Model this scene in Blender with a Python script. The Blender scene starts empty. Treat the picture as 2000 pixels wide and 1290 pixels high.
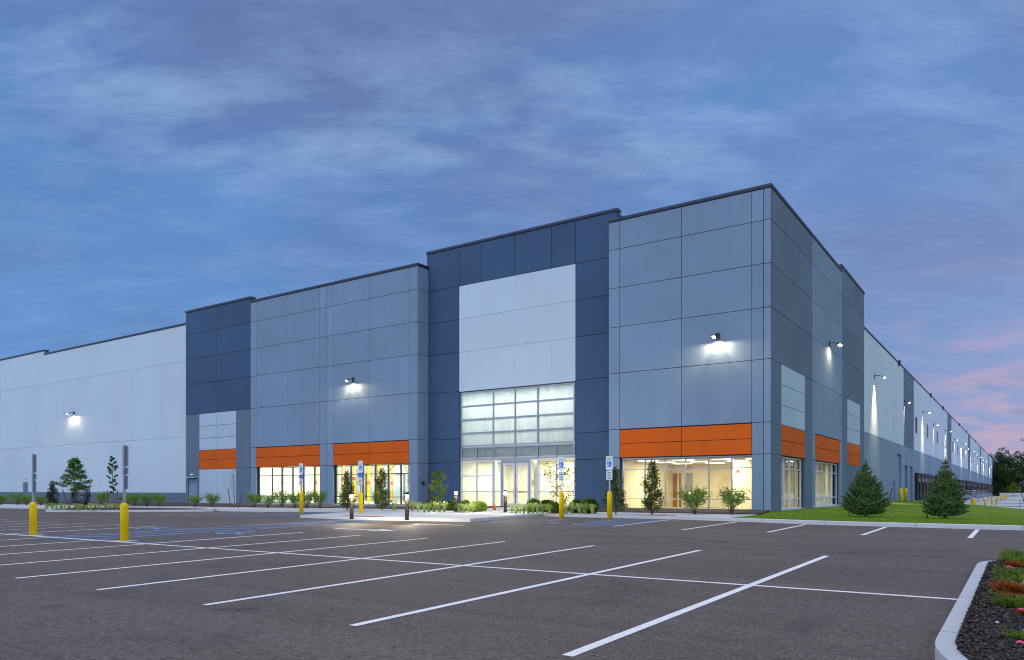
import bpy, bmesh, math, random
from mathutils import Vector, Matrix
random.seed(7)
C = bpy.context.scene.collection
R = math.radians
PI = math.pi

# ------------------------------------------------------------------ site survey
# X runs along the front facade (to the right), Y runs away from the camera along the side wall.
EYE = 1.6
F = 1465.0; HZ = 957.0
UX = (.8263, -.5629); UY = (.5629, .8263)
SLX, SLY = .0027, .0105            # fall of the parking lot
D = 39.47                          # distance of the front wall
def comp(px):
    r = (px-1000)/F
    return UX[0]*r+UX[1], UY[0]*r+UY[1]
def FX(px, Y=D):
    a, b = comp(px); return a/b*Y
def SY(px, X):
    a, b = comp(px); return b/a*X
def ZF(px, py, Y=D):
    a, b = comp(px); return EYE+(HZ-py)/F*Y/b
def G(X, Y): return SLX*X+SLY*Y
def GP(px, py, dz=0.0):
    a, b = comp(px); rz = (HZ-py)/F
    t = (EYE-dz)/(-rz+SLY*b+SLX*a)
    return a*t, b*t
XC = FX(1506)                      # corner of the building, side wall plane
Z_J = [3.46, 5.11, 8.37, 11.05, 13.33, 15.58]   # panel joints
TOP = 17.4

# ------------------------------------------------------------------ materials
def nt(name):
    m = bpy.data.materials.new(name); m.use_nodes = True
    n = m.node_tree.nodes; l = m.node_tree.links
    for x in list(n): n.remove(x)
    o = n.new('ShaderNodeOutputMaterial')
    return m, n, l, o
def mathn(n, l, op, a, b=None, c=None, clamp=False):
    q = n.new('ShaderNodeMath'); q.operation = op; q.use_clamp = clamp
    for i, v in enumerate((a, b, c)):
        if v is None: continue
        if isinstance(v, (int, float)): q.inputs[i].default_value = v
        else: l.new(v, q.inputs[i])
    return q.outputs[0]
def mixc(n, l, fac, a, b, blend='MIX'):
    q = n.new('ShaderNodeMix'); q.data_type = 'RGBA'; q.blend_type = blend
    for k, v in ((0, fac), (6, a), (7, b)):
        if isinstance(v, (int, float)): q.inputs[k].default_value = v
        elif isinstance(v, (tuple, list)): q.inputs[k].default_value = (*v[:3], 1)
        else: l.new(v, q.inputs[k])
    return q.outputs[2]
def noise(n, l, vec, scale, detail=4, rough=.55, dist=0):
    q = n.new('ShaderNodeTexNoise'); q.inputs['Scale'].default_value = scale
    q.inputs['Detail'].default_value = detail; q.inputs['Roughness'].default_value = rough
    q.inputs['Distortion'].default_value = dist
    if vec is not None: l.new(vec, q.inputs['Vector'])
    return q.outputs['Fac']
def ramp(n, l, fac, p0, p1, c0=(0,0,0), c1=(1,1,1)):
    q = n.new('ShaderNodeValToRGB'); l.new(fac, q.inputs[0])
    q.color_ramp.elements[0].position = p0; q.color_ramp.elements[1].position = p1
    q.color_ramp.elements[0].color = (*c0, 1); q.color_ramp.elements[1].color = (*c1, 1)
    return q.outputs[0]
def coords(n, l, scale=(1,1,1)):
    g = n.new('ShaderNodeNewGeometry'); mp = n.new('ShaderNodeMapping')
    mp.inputs['Scale'].default_value = scale
    l.new(g.outputs['Position'], mp.inputs['Vector']); return mp.outputs[0]
def surf(name, col, rough=.6, var=.12, scale=1.5, stretch=(1,1,1), fine=0, bump=0, bscale=60, metal=0, spec=.5, streak=0, isl=0):
    m, n, l, o = nt(name)
    b = n.new('ShaderNodeBsdfPrincipled')
    b.inputs['Roughness'].default_value = rough; b.inputs['Metallic'].default_value = metal
    b.inputs['Specular IOR Level'].default_value = spec
    v = coords(n, l, stretch)
    f = noise(n, l, v, scale, 5)
    c = mixc(n, l, ramp(n, l, f, .3, .7), [x*(1-var) for x in col], [min(1, x*(1+var)) for x in col])
    if fine:
        f2 = noise(n, l, coords(n, l), 40, 3)
        c = mixc(n, l, ramp(n, l, f2, .35, .65), c, [x*(1-fine) for x in col])
        c = mixc(n, l, .5, c, col)
    if streak:
        f3 = noise(n, l, coords(n, l, (2.2, 2.2, .12)), 1.4, 4)
        c = mixc(n, l, mathn(n, l, 'MULTIPLY', ramp(n, l, f3, .42, .75), streak), c, [x*.6 for x in col])
    if isl:
        g = n.new('ShaderNodeNewGeometry')
        c = mixc(n, l, 1.0, c, mixc(n, l, g.outputs['Random Per Island'], (1-isl,)*3, (1+isl*.6,)*3), 'MULTIPLY')
    l.new(c, b.inputs['Base Color'])
    if bump:
        bp = n.new('ShaderNodeBump'); bp.inputs['Strength'].default_value = bump; bp.inputs['Distance'].default_value = .02
        l.new(noise(n, l, coords(n, l), bscale, 4), bp.inputs['Height']); l.new(bp.outputs[0], b.inputs['Normal'])
    l.new(b.outputs[0], o.inputs[0]); return m
def emit(name, col, s):
    m, n, l, o = nt(name)
    e = n.new('ShaderNodeEmission'); e.inputs[0].default_value = (*col, 1); e.inputs[1].default_value = s
    l.new(e.outputs[0], o.inputs[0]); return m
def glass(name, tint=(.9,.95,.97), refl=.12, rough=.01):
    m, n, l, o = nt(name)
    t = n.new('ShaderNodeBsdfTransparent'); t.inputs[0].default_value = (*tint, 1)
    g = n.new('ShaderNodeBsdfGlossy'); g.inputs['Roughness'].default_value = rough; g.inputs[0].default_value = (.55,.6,.65,1)
    lw = n.new('ShaderNodeLayerWeight'); lw.inputs[0].default_value = .35
    f = mathn(n, l, 'MULTIPLY_ADD', lw.outputs['Fresnel'], .34, refl*.15, clamp=True)
    mx = n.new('ShaderNodeMixShader'); l.new(f, mx.inputs[0]); l.new(t.outputs[0], mx.inputs[1]); l.new(g.outputs[0], mx.inputs[2])
    l.new(mx.outputs[0], o.inputs[0]); return m
def lens_mat(name, col, s):
    m, n, l, o = nt(name)
    e = n.new('ShaderNodeEmission'); e.inputs[0].default_value = (*col, 1); e.inputs[1].default_value = s
    t = n.new('ShaderNodeBsdfTransparent'); t.inputs[0].default_value = (.8,.8,.8,1)
    a = n.new('ShaderNodeAddShader'); l.new(e.outputs[0], a.inputs[0]); l.new(t.outputs[0], a.inputs[1]); l.new(a.outputs[0], o.inputs[0]); return m
def frosted(name, col):
    m, n, l, o = nt(name)
    t = n.new('ShaderNodeBsdfTranslucent')
    f = noise(n, l, coords(n, l, (3, 3, .35)), 1.2, 4)
    l.new(mixc(n, l, ramp(n, l, f, .35, .7), [x*.84 for x in col], col), t.inputs[0])
    g = n.new('ShaderNodeBsdfGlossy'); g.inputs['Roughness'].default_value = .15
    mx = n.new('ShaderNodeMixShader'); mx.inputs[0].default_value = .12
    l.new(t.outputs[0], mx.inputs[1]); l.new(g.outputs[0], mx.inputs[2]); l.new(mx.outputs[0], o.inputs[0]); return m
def leaf(name, c0, c1, trans=.35, rough=.5, nsc=2.5, dk=.6):
    m, n, l, o = nt(name)
    g = n.new('ShaderNodeNewGeometry')
    c = mixc(n, l, g.outputs['Random Per Island'], c0, c1)
    f = noise(n, l, coords(n, l), nsc, 3)
    c = mixc(n, l, ramp(n, l, f, .38, .62), mixc(n, l, dk, c, [x*.5 for x in c0]), c)
    b = n.new('ShaderNodeBsdfPrincipled'); b.inputs['Roughness'].default_value = rough
    b.inputs['Specular IOR Level'].default_value = .35
    t = n.new('ShaderNodeBsdfTranslucent')
    l.new(c, b.inputs['Base Color']); l.new(c, t.inputs[0])
    mx = n.new('ShaderNodeMixShader'); mx.inputs[0].default_value = trans
    l.new(b.outputs[0], mx.inputs[1]); l.new(t.outputs[0], mx.inputs[2]); l.new(mx.outputs[0], o.inputs[0]); return m

M = {}
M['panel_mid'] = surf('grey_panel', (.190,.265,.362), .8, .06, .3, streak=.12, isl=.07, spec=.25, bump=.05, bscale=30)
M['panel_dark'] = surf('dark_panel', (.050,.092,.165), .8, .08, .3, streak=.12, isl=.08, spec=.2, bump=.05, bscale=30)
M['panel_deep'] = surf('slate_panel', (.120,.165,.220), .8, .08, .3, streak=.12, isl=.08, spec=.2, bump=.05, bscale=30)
M['panel_light'] = surf('pale_panel', (.40,.49,.58), .8, .04, .3, streak=.04, isl=.04, spec=.2, bump=.04, bscale=30)
M['panel_white'] = surf('white_panel', (.50,.59,.66), .8, .03, .25, streak=.05, isl=.035, spec=.2, bump=.04, bscale=30)
M['orange'] = surf('orange_panel', (.60,.105,.008), .75, .07, .4, streak=.18, spec=.15, isl=.06)
M['core'] = surf('joint_sealant', (.045,.06,.09), .9, .1)
M['cap'] = surf('coping_metal', (.016,.024,.055), .5, .1)
M['alu'] = surf('aluminium_frame', (.30,.33,.38), .35, .05, metal=.5)
M['white_alu'] = surf('white_frame', (.60,.62,.66), .4, .04)
M['dark_alu'] = surf('bronze_frame', (.05,.045,.04), .4, .1, metal=.4)
M['glass'] = glass('clear_glass')
M['frost'] = frosted('frosted_glass', (.80,.84,.82))
M['spandrel'] = frosted('spandrel_glass', (.42,.48,.48))
M['room'] = surf('painted_wall', (.84,.72,.44), .8, .02)
M['room_white'] = surf('white_painted_wall', (.88,.84,.70), .8, .02)
M['ceiling'] = surf('ceiling_tile', (.74,.69,.58), .9, .03)
M['floor_in'] = surf('carpet', (.40,.34,.25), .8, .08)
M['floor_grey'] = surf('polished_concrete', (.45,.45,.42), .3, .08)
M['wood'] = surf('oak_door', (.36,.15,.04), .45, .25, 3, (1,1,.2))
M['door_grey'] = surf('grey_door', (.30,.29,.25), .5, .05)
M['yellow'] = surf('yellow_paint', (.80,.52,.0), .5, .07, 6, streak=.12, spec=.2)
M['yellow_post'] = surf('yellow_sleeve', (.80,.53,.0), .5, spec=.2, var=.12, scale=9, fine=.12)
M['red'] = surf('red_paint', (.62,.05,.02), .5, .06)
M['panel_lamp'] = emit('ceiling_lamp', (1,.93,.76), 5.0)
M['shop_lamp'] = emit('strip_lamp', (1,.98,.9), 7)
M['lens'] = emit('lamp_lens', (1,.90,.68), 30)
M['bollard_lens'] = lens_mat('bollard_lens', (1,.86,.6), 10)
M['bronze'] = surf('dark_bronze', (.014,.010,.008), .75, .15, 8, spec=.15)
M['fixture'] = surf('bronze_fixture', (.05,.043,.035), .5, .1, metal=.3)
M['galv'] = surf('galvanised_steel', (.30,.33,.37), .38, .12, 12, metal=.7)
M['sign_white'] = surf('sign_white', (.62,.72,.72), .5, .05)
M['sign_grey'] = surf('sign_back', (.16,.19,.24), .42, .1, 8, metal=.3)
M['sign_blue'] = surf('sign_blue', (.01,.08,.55), .5, .03)
M['sign_green'] = surf('sign_green', (.02,.20,.16), .5, .03)
M['sign_ink'] = surf('sign_ink', (.12,.14,.18), .5, .03)
M['concrete'] = surf('concrete', (.56,.56,.56), .85, .12, 1.2, fine=.25, bump=.15, bscale=50)
M['kerb'] = surf('kerb_concrete', (.55,.545,.54), .85, .14, 1.6, fine=.2, bump=.25, bscale=70)
M['court'] = surf('pale_court', (.50,.49,.48), .8, .08, .1, (1,.4,1))
M['paint_white'] = surf('white_line_paint', (.93,.88,.82), .6, .08, 3, fine=.25, bump=.1)
M['paint_blue'] = surf('blue_line_paint', (.09,.34,.74), .6, .15, 3, fine=.25, bump=.1)
M['tactile'] = surf('red_tactile', (.30,.09,.07), .7, .1, 3)
M['mulch'] = surf('mulch_ground', (.050,.028,.017), .95, .35, 6, bump=.8, bscale=25)
M['mulch_black'] = surf('black_mulch_ground', (.018,.015,.013), .9, .4, 14, bump=1, bscale=40)
M['soil'] = surf('soil', (.10,.10,.08), .95, .2, .2)
M['bark'] = surf('bark', (.16,.105,.06), .85, .3, 14, (1,1,.3), bump=.5)
M['stake'] = surf('weathered_stake', (.085,.06,.045), .85, .3, 10)
M['twig'] = surf('twig', (.13,.08,.05), .8, .2)
M['leaf_fresh'] = leaf('fresh_leaf', (.10,.23,.018), (.33,.48,.05))
M['leaf_deep'] = leaf('deep_leaf', (.03,.08,.008), (.15,.24,.022), .25, .45)
M['leaf_tree'] = leaf('tree_leaf', (.04,.15,.012), (.16,.34,.03))
M['leaf_gold'] = leaf('warm_leaf', (.10,.20,.015), (.34,.42,.03))
M['leaf_brown'] = leaf('bronze_leaf', (.035,.018,.014), (.09,.04,.025), .15)
M['leaf_mix'] = leaf('brown_green_leaf', (.03,.028,.012), (.07,.085,.03), .15)
M['needle'] = leaf('spruce_needle', (.016,.060,.014), (.27,.44,.10), .15, .55, 8, .9)
M['blade'] = leaf('striped_blade', (.28,.44,.05), (.85,.92,.38), .45)
M['juniper'] = leaf('juniper_green', (.08,.18,.015), (.32,.42,.03), .3)
M['juniper_dead'] = leaf('juniper_rust', (.30,.075,.012), (.70,.24,.05), .3)
M['juniper_blue'] = leaf('juniper_blue', (.16,.30,.24), (.40,.58,.48), .2)
M['woods'] = leaf('woodland', (.014,.040,.006), (.07,.12,.018), .1)
M['pink'] = surf('pink_ribbon', (.85,.06,.20), .5, .1)
M['chip'] = leaf('bark_chip', (.008,.006,.004), (.15,.11,.085), 0, .7, 40, .5)
M['seal'] = surf('dock_seal', (.012,.012,.014), .8, .1)
M['dock_door'] = surf('dock_door_panel', (.11,.10,.095), .6, .06)
M['black'] = surf('black_plastic', (.01,.01,.01), .4, .05)

def paint_mat(name, col, wear):
    m, n, l, o = nt(name)
    b = n.new('ShaderNodeBsdfPrincipled'); b.inputs['Roughness'].default_value = .65
    p = coords(n, l)
    c = mixc(n, l, mathn(n, l, 'MULTIPLY', ramp(n, l, noise(n, l, p, 30, 5, .85), .50, .62), wear), col, (.10,.085,.075))
    c = mixc(n, l, mathn(n, l, 'MULTIPLY', ramp(n, l, noise(n, l, p, 1.3, 4, .6), .5, .72), wear*.5), c, [x*.55 for x in col])
    l.new(c, b.inputs['Base Color']); l.new(b.outputs[0], o.inputs[0]); return m
M['paint_white'] = paint_mat('white_line_paint', (.95,.91,.86), .38)
M['paint_blue'] = paint_mat('blue_line_paint', (.17,.42,.84), .40)
def asphalt_mat():
    m, n, l, o = nt('asphalt')
    b = n.new('ShaderNodeBsdfPrincipled'); b.inputs['Specular IOR Level'].default_value = .35
    p = coords(n, l)
    base = mixc(n, l, ramp(n, l, noise(n, l, p, .16, 5, .6), .3, .7), (.108,.078,.059), (.146,.109,.084))
    st = noise(n, l, coords(n, l, (.07, 1.3, 1)), 1.0, 5, .6)
    base = mixc(n, l, mathn(n, l, 'MULTIPLY', ramp(n, l, st, .42, .72), .55), base, (.185,.152,.130))
    st2 = noise(n, l, coords(n, l, (.05, 2.6, 1)), .8, 3, .5)
    base = mixc(n, l, mathn(n, l, 'MULTIPLY', ramp(n, l, st2, .55, .75), .35), base, (.06,.053,.05))
    sp = noise(n, l, p, 32, 5, .9)
    base = mixc(n, l, mathn(n, l, 'MULTIPLY', ramp(n, l, sp, .53, .64), .9), base, (.36,.30,.25))
    st3 = noise(n, l, coords(n, l, (.35,.35,1)), 1.0, 6, .65, .8)
    base = mixc(n, l, mathn(n, l, 'MULTIPLY', ramp(n, l, st3, .55, .68), .30), base, (.045,.037,.033))
    oil = noise(n, l, coords(n, l, (1.1,.8,1)), .9, 2, .4)
    base = mixc(n, l, mathn(n, l, 'MULTIPLY', ramp(n, l, oil, .70, .78), .5), base, (.03,.025,.023))
    sp2 = noise(n, l, p, 15, 5, .85)
    base = mixc(n, l, mathn(n, l, 'MULTIPLY', ramp(n, l, sp2, .36, .52, (1,1,1), (0,0,0)), .75), base, (.022,.019,.017))
    # paving joints running along the drive lane
    sx = n.new('ShaderNodeSeparateXYZ'); l.new(p, sx.inputs[0])
    wob = noise(n, l, coords(n, l, (.5, .5, 1)), 1.0, 4)
    fine = noise(n, l, coords(n, l, (4, 4, 1)), 1.0, 3)
    for yy, w, s in ((18.0, .05, .75), (22.6, .035, .4), (-1.5, .05, .7), (3.4, .035, .4)):
        d = mathn(n, l, 'ADD', sx.outputs[1], mathn(n, l, 'MULTIPLY', wob, .28))
        d = mathn(n, l, 'ADD', d, mathn(n, l, 'MULTIPLY', fine, .06))
        d = mathn(n, l, 'ABSOLUTE', mathn(n, l, 'SUBTRACT', d, yy+.17))
        k = mathn(n, l, 'MULTIPLY', mathn(n, l, 'SUBTRACT', 1, mathn(n, l, 'DIVIDE', d, w), clamp=True), s)
        base = mixc(n, l, k, base, (.02,.018,.018))
    l.new(base, b.inputs['Base Color'])
    rr = n.new('ShaderNodeMapRange'); l.new(st, rr.inputs[0]); rr.inputs[3].default_value = .62; rr.inputs[4].default_value = .85
    l.new(rr.outputs[0], b.inputs['Roughness'])
    bp = n.new('ShaderNodeBump'); bp.inputs['Strength'].default_value = .75; bp.inputs['Distance'].default_value = .012
    l.new(noise(n, l, p, 45, 4, .75), bp.inputs['Height']); l.new(bp.outputs[0], b.inputs['Normal'])
    l.new(b.outputs[0], o.inputs[0]); return m
M['asphalt'] = asphalt_mat()
def lawn_mat():
    m, n, l, o = nt('lawn')
    b = n.new('ShaderNodeBsdfPrincipled'); b.inputs['Roughness'].default_value = .8; b.inputs['Specular IOR Level'].default_value = .2
    p = coords(n, l)
    c = mixc(n, l, ramp(n, l, noise(n, l, p, .35, 5, .6), .3, .7), (.13,.25,.006), (.26,.37,.010))
    c = mixc(n, l, mathn(n, l, 'MULTIPLY', ramp(n, l, noise(n, l, coords(n, l, (.12, 1, 1)), .5, 4), .5, .7), .5), c, (.30,.28,.02))
    c = mixc(n, l, ramp(n, l, noise(n, l, p, 14, 4, .8), .35, .65), mixc(n, l, .5, c, (.03,.09,.004)), c)
    l.new(c, b.inputs['Base Color'])
    bp = n.new('ShaderNodeBump'); bp.inputs['Strength'].default_value = 1; bp.inputs['Distance'].default_value = .05
    l.new(noise(n, l, p, 22, 4, .8), bp.inputs['Height']); l.new(bp.outputs[0], b.inputs['Normal'])
    l.new(b.outputs[0], o.inputs[0]); return m
M['lawn'] = lawn_mat()
M['grass_blade'] = leaf('grass_blade', (.11,.24,.008), (.27,.42,.02), .3)

# ------------------------------------------------------------------ mesh helpers
class MB:
    def __init__(s): s.v = []; s.f = []
    def quad(s, *p):
        i = len(s.v); s.v += [tuple(q) for q in p]; s.f.append(tuple(range(i, i+len(p)))); return s
    def box(s, x0, x1, y0, y1, z0, z1):
        if x0 > x1: x0, x1 = x1, x0
        if y0 > y1: y0, y1 = y1, y0
        if z0 > z1: z0, z1 = z1, z0
        i = len(s.v)
        s.v += [(x0,y0,z0),(x1,y0,z0),(x1,y1,z0),(x0,y1,z0),(x0,y0,z1),(x1,y0,z1),(x1,y1,z1),(x0,y1,z1)]
        for f in ((0,3,2,1),(4,5,6,7),(0,1,5,4),(1,2,6,5),(2,3,7,6),(3,0,4,7)): s.f.append(tuple(i+k for k in f))
        return s
    def tube(s, pts, rad, n=8, cap=True):
        pts = [Vector(p) for p in pts]
        if not isinstance(rad, (list, tuple)): rad = [rad]*len(pts)
        rings = []
        for k, p in enumerate(pts):
            a = pts[max(k-1, 0)]; b = pts[min(k+1, len(pts)-1)]
            d = (b-a).normalized() if (b-a).length > 1e-9 else Vector((0,0,1))
            u = d.orthogonal().normalized() if abs(d.z) < .999 else Vector((1,0,0))
            if abs(d.z) < .999: u = d.cross(Vector((0,0,1))).normalized()
            w = d.cross(u)
            i = len(s.v); rings.append(i)
            for q in range(n):
                an = 2*PI*q/n
                s.v.append(tuple(p+(u*math.cos(an)+w*math.sin(an))*rad[k]))
        for k in range(len(rings)-1):
            a, b = rings[k], rings[k+1]
            for q in range(n):
                s.f.append((a+q, a+(q+1) % n, b+(q+1) % n, b+q))
        if cap:
            s.f.append(tuple(rings[0]+q for q in reversed(range(n)))); s.f.append(tuple(rings[-1]+q for q in range(n)))
        return s
    def lathe(s, prof, c=(0,0,0), n=16):
        return s.tube([(c[0], c[1], c[2]+z) for r, z in prof], [r for r, z in prof], n)
    def leafq(s, p, d, up, ln, w):
        # a folded leaf of four triangles' worth of area, as two quads' halves
        sd = d.cross(up).normalized()
        i = len(s.v); nrm = sd.cross(d).normalized()
        s.v += [tuple(p), tuple(p+d*ln*.5+sd*w*.5+nrm*w*.12), tuple(p+d*ln), tuple(p+d*ln*.5-sd*w*.5+nrm*w*.12)]
        s.f += [(i, i+1, i+2), (i, i+2, i+3)]
        return s
    def build(s, name, mat, parent=None, smooth=False, loc=None):
        me = bpy.data.meshes.new(name); me.from_pydata(s.v, [], s.f); me.update()
        me.materials.append(mat)
        if smooth:
            me.polygons.foreach_set('use_smooth', [True]*len(me.polygons))
        o = bpy.data.objects.new(name, me); C.objects.link(o)
        if parent: o.parent = parent
        if loc: o.location = loc
        return o
def tag(o, label=None, cat=None, group=None, kind=None):
    if label: o['label'] = label
    if cat: o['category'] = cat
    if group: o['group'] = group
    if kind: o['kind'] = kind
    return o
def thing(name, label, cat, loc=(0,0,0), rz=0, group=None):
    o = bpy.data.objects.new(name, None); C.objects.link(o); o.location = loc; o.rotation_euler = (0,0,rz)
    o.empty_display_size = .2
    return tag(o, label, cat, group)
def dup(root, loc, rz=0, label=None, scale=1, group=None):
    r = root.copy(); C.objects.link(r); r.location = loc; r.rotation_euler = (0,0,rz)
    r.scale = scale if isinstance(scale, (tuple, list)) else (scale,)*3
    if label: r['label'] = label
    if group: r['group'] = group
    for ch in list(root.children):
        c = ch.copy(); C.objects.link(c); c.parent = r
        for g in ch.children:
            d = g.copy(); C.objects.link(d); d.parent = c
    return r
def smooth_poly(pts, k=2, closed=True):
    for _ in range(k):
        q = []
        n = len(pts)
        for i in range(n if closed else n-1):
            a = pts[i]; b = pts[(i+1) % n]
            q.append((a[0]*.75+b[0]*.25, a[1]*.75+b[1]*.25)); q.append((a[0]*.25+b[0]*.75, a[1]*.25+b[1]*.75))
        if not closed: q = [pts[0]]+q+[pts[-1]]
        pts = q
    return pts
def slab(name, pts, h, mat, label=None, kind='structure', skirt=.5, zf=G, parent=None, loc=True):
    mb = MB()
    area = sum(pts[i][0]*pts[(i+1) % len(pts)][1]-pts[(i+1) % len(pts)][0]*pts[i][1] for i in range(len(pts)))
    if area < 0: pts = pts[::-1]
    bm = bmesh.new()
    top = [bm.verts.new((x, y, zf(x, y)+h)) for x, y in pts]
    bot = [bm.verts.new((x, y, zf(x, y)+h-skirt)) for x, y in pts]
    bm.faces.new(top)
    for i in range(len(pts)):
        j = (i+1) % len(pts)
        bm.faces.new((top[i], bot[i], bot[j], top[j]))
    bmesh.ops.triangulate(bm, faces=[f for f in bm.faces if len(f.verts) > 4])
    me = bpy.data.meshes.new(name); bm.to_mesh(me); bm.free(); me.materials.append(mat)
    o = bpy.data.objects.new(name, me); C.objects.link(o)
    if parent: o.parent = parent
    if kind: o['kind'] = kind
    if label: o['label'] = label
    return o

# ------------------------------------------------------------------ the setting: ground, lot, walks
def flat(name, x0, x1, y0, y1, zf, mat, nx=1, ny=1, label=None):
    mb = MB()
    for i in range(nx+1):
        for j in range(ny+1):
            x = x0+(x1-x0)*i/nx; y = y0+(y1-y0)*j/ny; mb.v.append((x, y, zf(x, y)))
    for i in range(nx):
        for j in range(ny):
            a = i*(ny+1)+j; mb.f.append((a, a+ny+1, a+ny+2, a+1))
    o = mb.build(name, mat); return tag(o, label, kind='structure')
flat('ground', -3000, 3000, -1500, 4500, lambda x, y: -1.7, M['soil'], label='open ground reaching the horizon')

walk = [(-110,24.0),(-68,27.0),(-55,28.6),(-46,29.5),(-39,30.2),(-36,31.2),(-30.9,31.4),(-30.2,25.3),(-25,24.9),(-19.6,25.6),
        (-19.75,31.6),(-12.7,31.4),(-9.85,30.65),(-10.0,34.45),(-23.95,34.4),(-23.95,40.3),(-27.55,40.3),(-27.55,34.4),(-38,34.0),(-55,32.5),(-110,29)]
slab('sidewalk', walk, .14, M['concrete'], 'pale concrete sidewalk and entrance plaza')
# saw-cut joints of the plaza, as thin dark inlays
jm = MB()
for x in [x*1.83-30 for x in range(0, 6)]:
    jm.quad((x, 25.35, G(x, 25.35)+.1425), (x+.02, 25.35, G(x, 25.35)+.1425), (x+.02, 34.3, G(x, 34.3)+.1425), (x, 34.3, G(x, 34.3)+.1425))
for y in (27.3, 29.3, 31.3, 33.2):
    jm.quad((-30.0, y, G(-30, y)+.1425), (-19.8, y, G(-19.8, y)+.1425), (-19.8, y+.02, G(-19.8, y)+.1425), (-30.0, y+.02, G(-30, y)+.1425))
tag(jm.build('sidewalk_joints', M['sign_ink']), kind='structure')
for nm, x0, x1, y0, y1 in (('tactile_strip', -27.4, -24.6, 25.15, 25.75), ('tactile_strip', -19.6, -18.4, 31.65, 32.2), ('tactile_strip', -14.9, -12.9, 31.6, 32.2)):
    slab(nm, [(x0,y0),(x1,y0),(x1,y1),(x0,y1)], .144 if x0 > -19.7 or True else 0, M['tactile'], skirt=.002)
slab('planting_bed', [(-110,29.02),(-55,32.52),(-38,34.02),(-27.57,34.42),(-27.57,40.6),(-36,40.6),(-36,39.6),(-110,39.6)], .17, M['mulch'], 'dark mulch bed along the front wall')
slab('planting_bed', [(-23.93,34.42),(-10.0,34.45),(-10.35,37),(-10.76,39.4),(-19.8,39.4),(-19.8,40.6),(-23.93,40.6)], .17, M['mulch'], 'dark mulch bed right of the entrance')
isl = smooth_poly([(-56.4,25.2),(-54.6,24.0),(-51,24.8),(-46,27.4),(-42.5,29.7),(-47,29.9),(-56,29.0)], 2)
slab('island_kerb', isl, .145, M['kerb'], 'raised concrete kerb of the far planted island')
cx, cy = -50.5, 27.2
slab('island_bed', [(cx+(x-cx)*.93, cy+(y-cy)*.88) for x, y in isl], .17, M['mulch'])

# kerb strip along sidewalk edge (real step, slightly proud lip) and along the lawn
def strip(name, line, w, h, mat, label=None, face=.4):
    mb = MB(); n = len(line)
    for k, (x, y) in enumerate(line):
        a = Vector(line[max(k-1,0)]); b = Vector(line[min(k+1,n-1)]); d = (b-a).normalized(); nn = Vector((-d.y, d.x))
        z = G(x, y)
        for (o, zz) in ((0, -face), (0, h-.02), (.025, h), (w, h), (w, -face)):
            mb.v.append((x+nn.x*o, y+nn.y*o, z+zz))
    for k in range(n-1):
        a = k*5; b = a+5
        for q in range(4): mb.f.append((a+q, b+q, b+q+1, a+q+1))
    return tag(mb.build(name, mat), label, kind='structure')
lawn_line = smooth_poly([(-10.3,30.75),(-9.0,30.45),(-6.5,29.6),(-3.9,29.3),(0,28.9),(12,28.3),(80,25)], 2, False)
strip('lawn_kerb', lawn_line, .2, .15, M['kerb'], 'pale concrete kerb along the lawn')
jm = MB()
for x in (-8.6,-6.1,-3.05,0.0,3.05,6.1,9.1):
    ys = [p for p in lawn_line]
    y = min(ys, key=lambda p: abs(p[0]-x))[1]
    for i in range(len(ys)-1):
        if ys[i][0] <= x <= ys[i+1][0]:
            t = (x-ys[i][0])/(ys[i+1][0]-ys[i][0]); y = ys[i][1]+(ys[i+1][1]-ys[i][1])*t
    jm.box(x-.006, x+.006, y-.004, y+.19, G(x,y), G(x,y)+.152)
tag(jm.build('kerb_joints', M['sign_ink']), kind='structure')

slab('parking_lot', [(-130,-90),(90,-90),(90,25.1)]+[(x, y+.1) for x, y in reversed(lawn_line)]+[(-10.9,38.5),(-130,38.5)], 0, M['asphalt'], 'grey brown asphalt parking lot', skirt=.3)
def lawn_far(x):
    if x < -10: return .36
    if x < -4: return .36+(x+10)/6*(-.43)
    if x < .5: return -.07+(x+4)/4.5*(-.46)
    return -.53
def yk(x):
    for i in range(len(lawn_line)-1):
        a, b = lawn_line[i], lawn_line[i+1]
        if a[0] <= x <= b[0]: return a[1]+(b[1]-a[1])*(x-a[0])/(b[0]-a[0])
    return 30.75 if x < -10.3 else 25
def LZ(x, y):
    y0 = yk(x); z0 = G(x, y0)+.13
    t = max(0, min(1, (y-y0)/(96-y0)))
    hump = .05*math.sin(min(1, t*3.0)*PI/2)
    return z0+(lawn_far(x)-z0)*t+hump*(1 if t < .9 else (1-t)*10)
def LX(y): return -9.98 if y < 35 else max(-11.0, -9.98-(y-35)*.20)
mb = MB(); nx, ny = 60, 40
xs = [-11.0+(i/nx)**1.6*91 for i in range(nx+1)]
for i, x in enumerate(xs):
    for j in range(ny+1):
        t = (j/ny)**1.5; y0 = yk(x)+.19; y = y0+(97-y0)*t
        xx = max(x, LX(y)); mb.v.append((xx, y, LZ(xx, y)))
for i in range(nx):
    for j in range(ny):
        a = i*(ny+1)+j; mb.f.append((a, a+ny+1, a+ny+2, a+1))
tag(mb.build('lawn', M['lawn'], smooth=True), 'green lawn sloping down to the truck court', kind='structure')
mb = MB(); rnd = random.Random(3)
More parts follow.
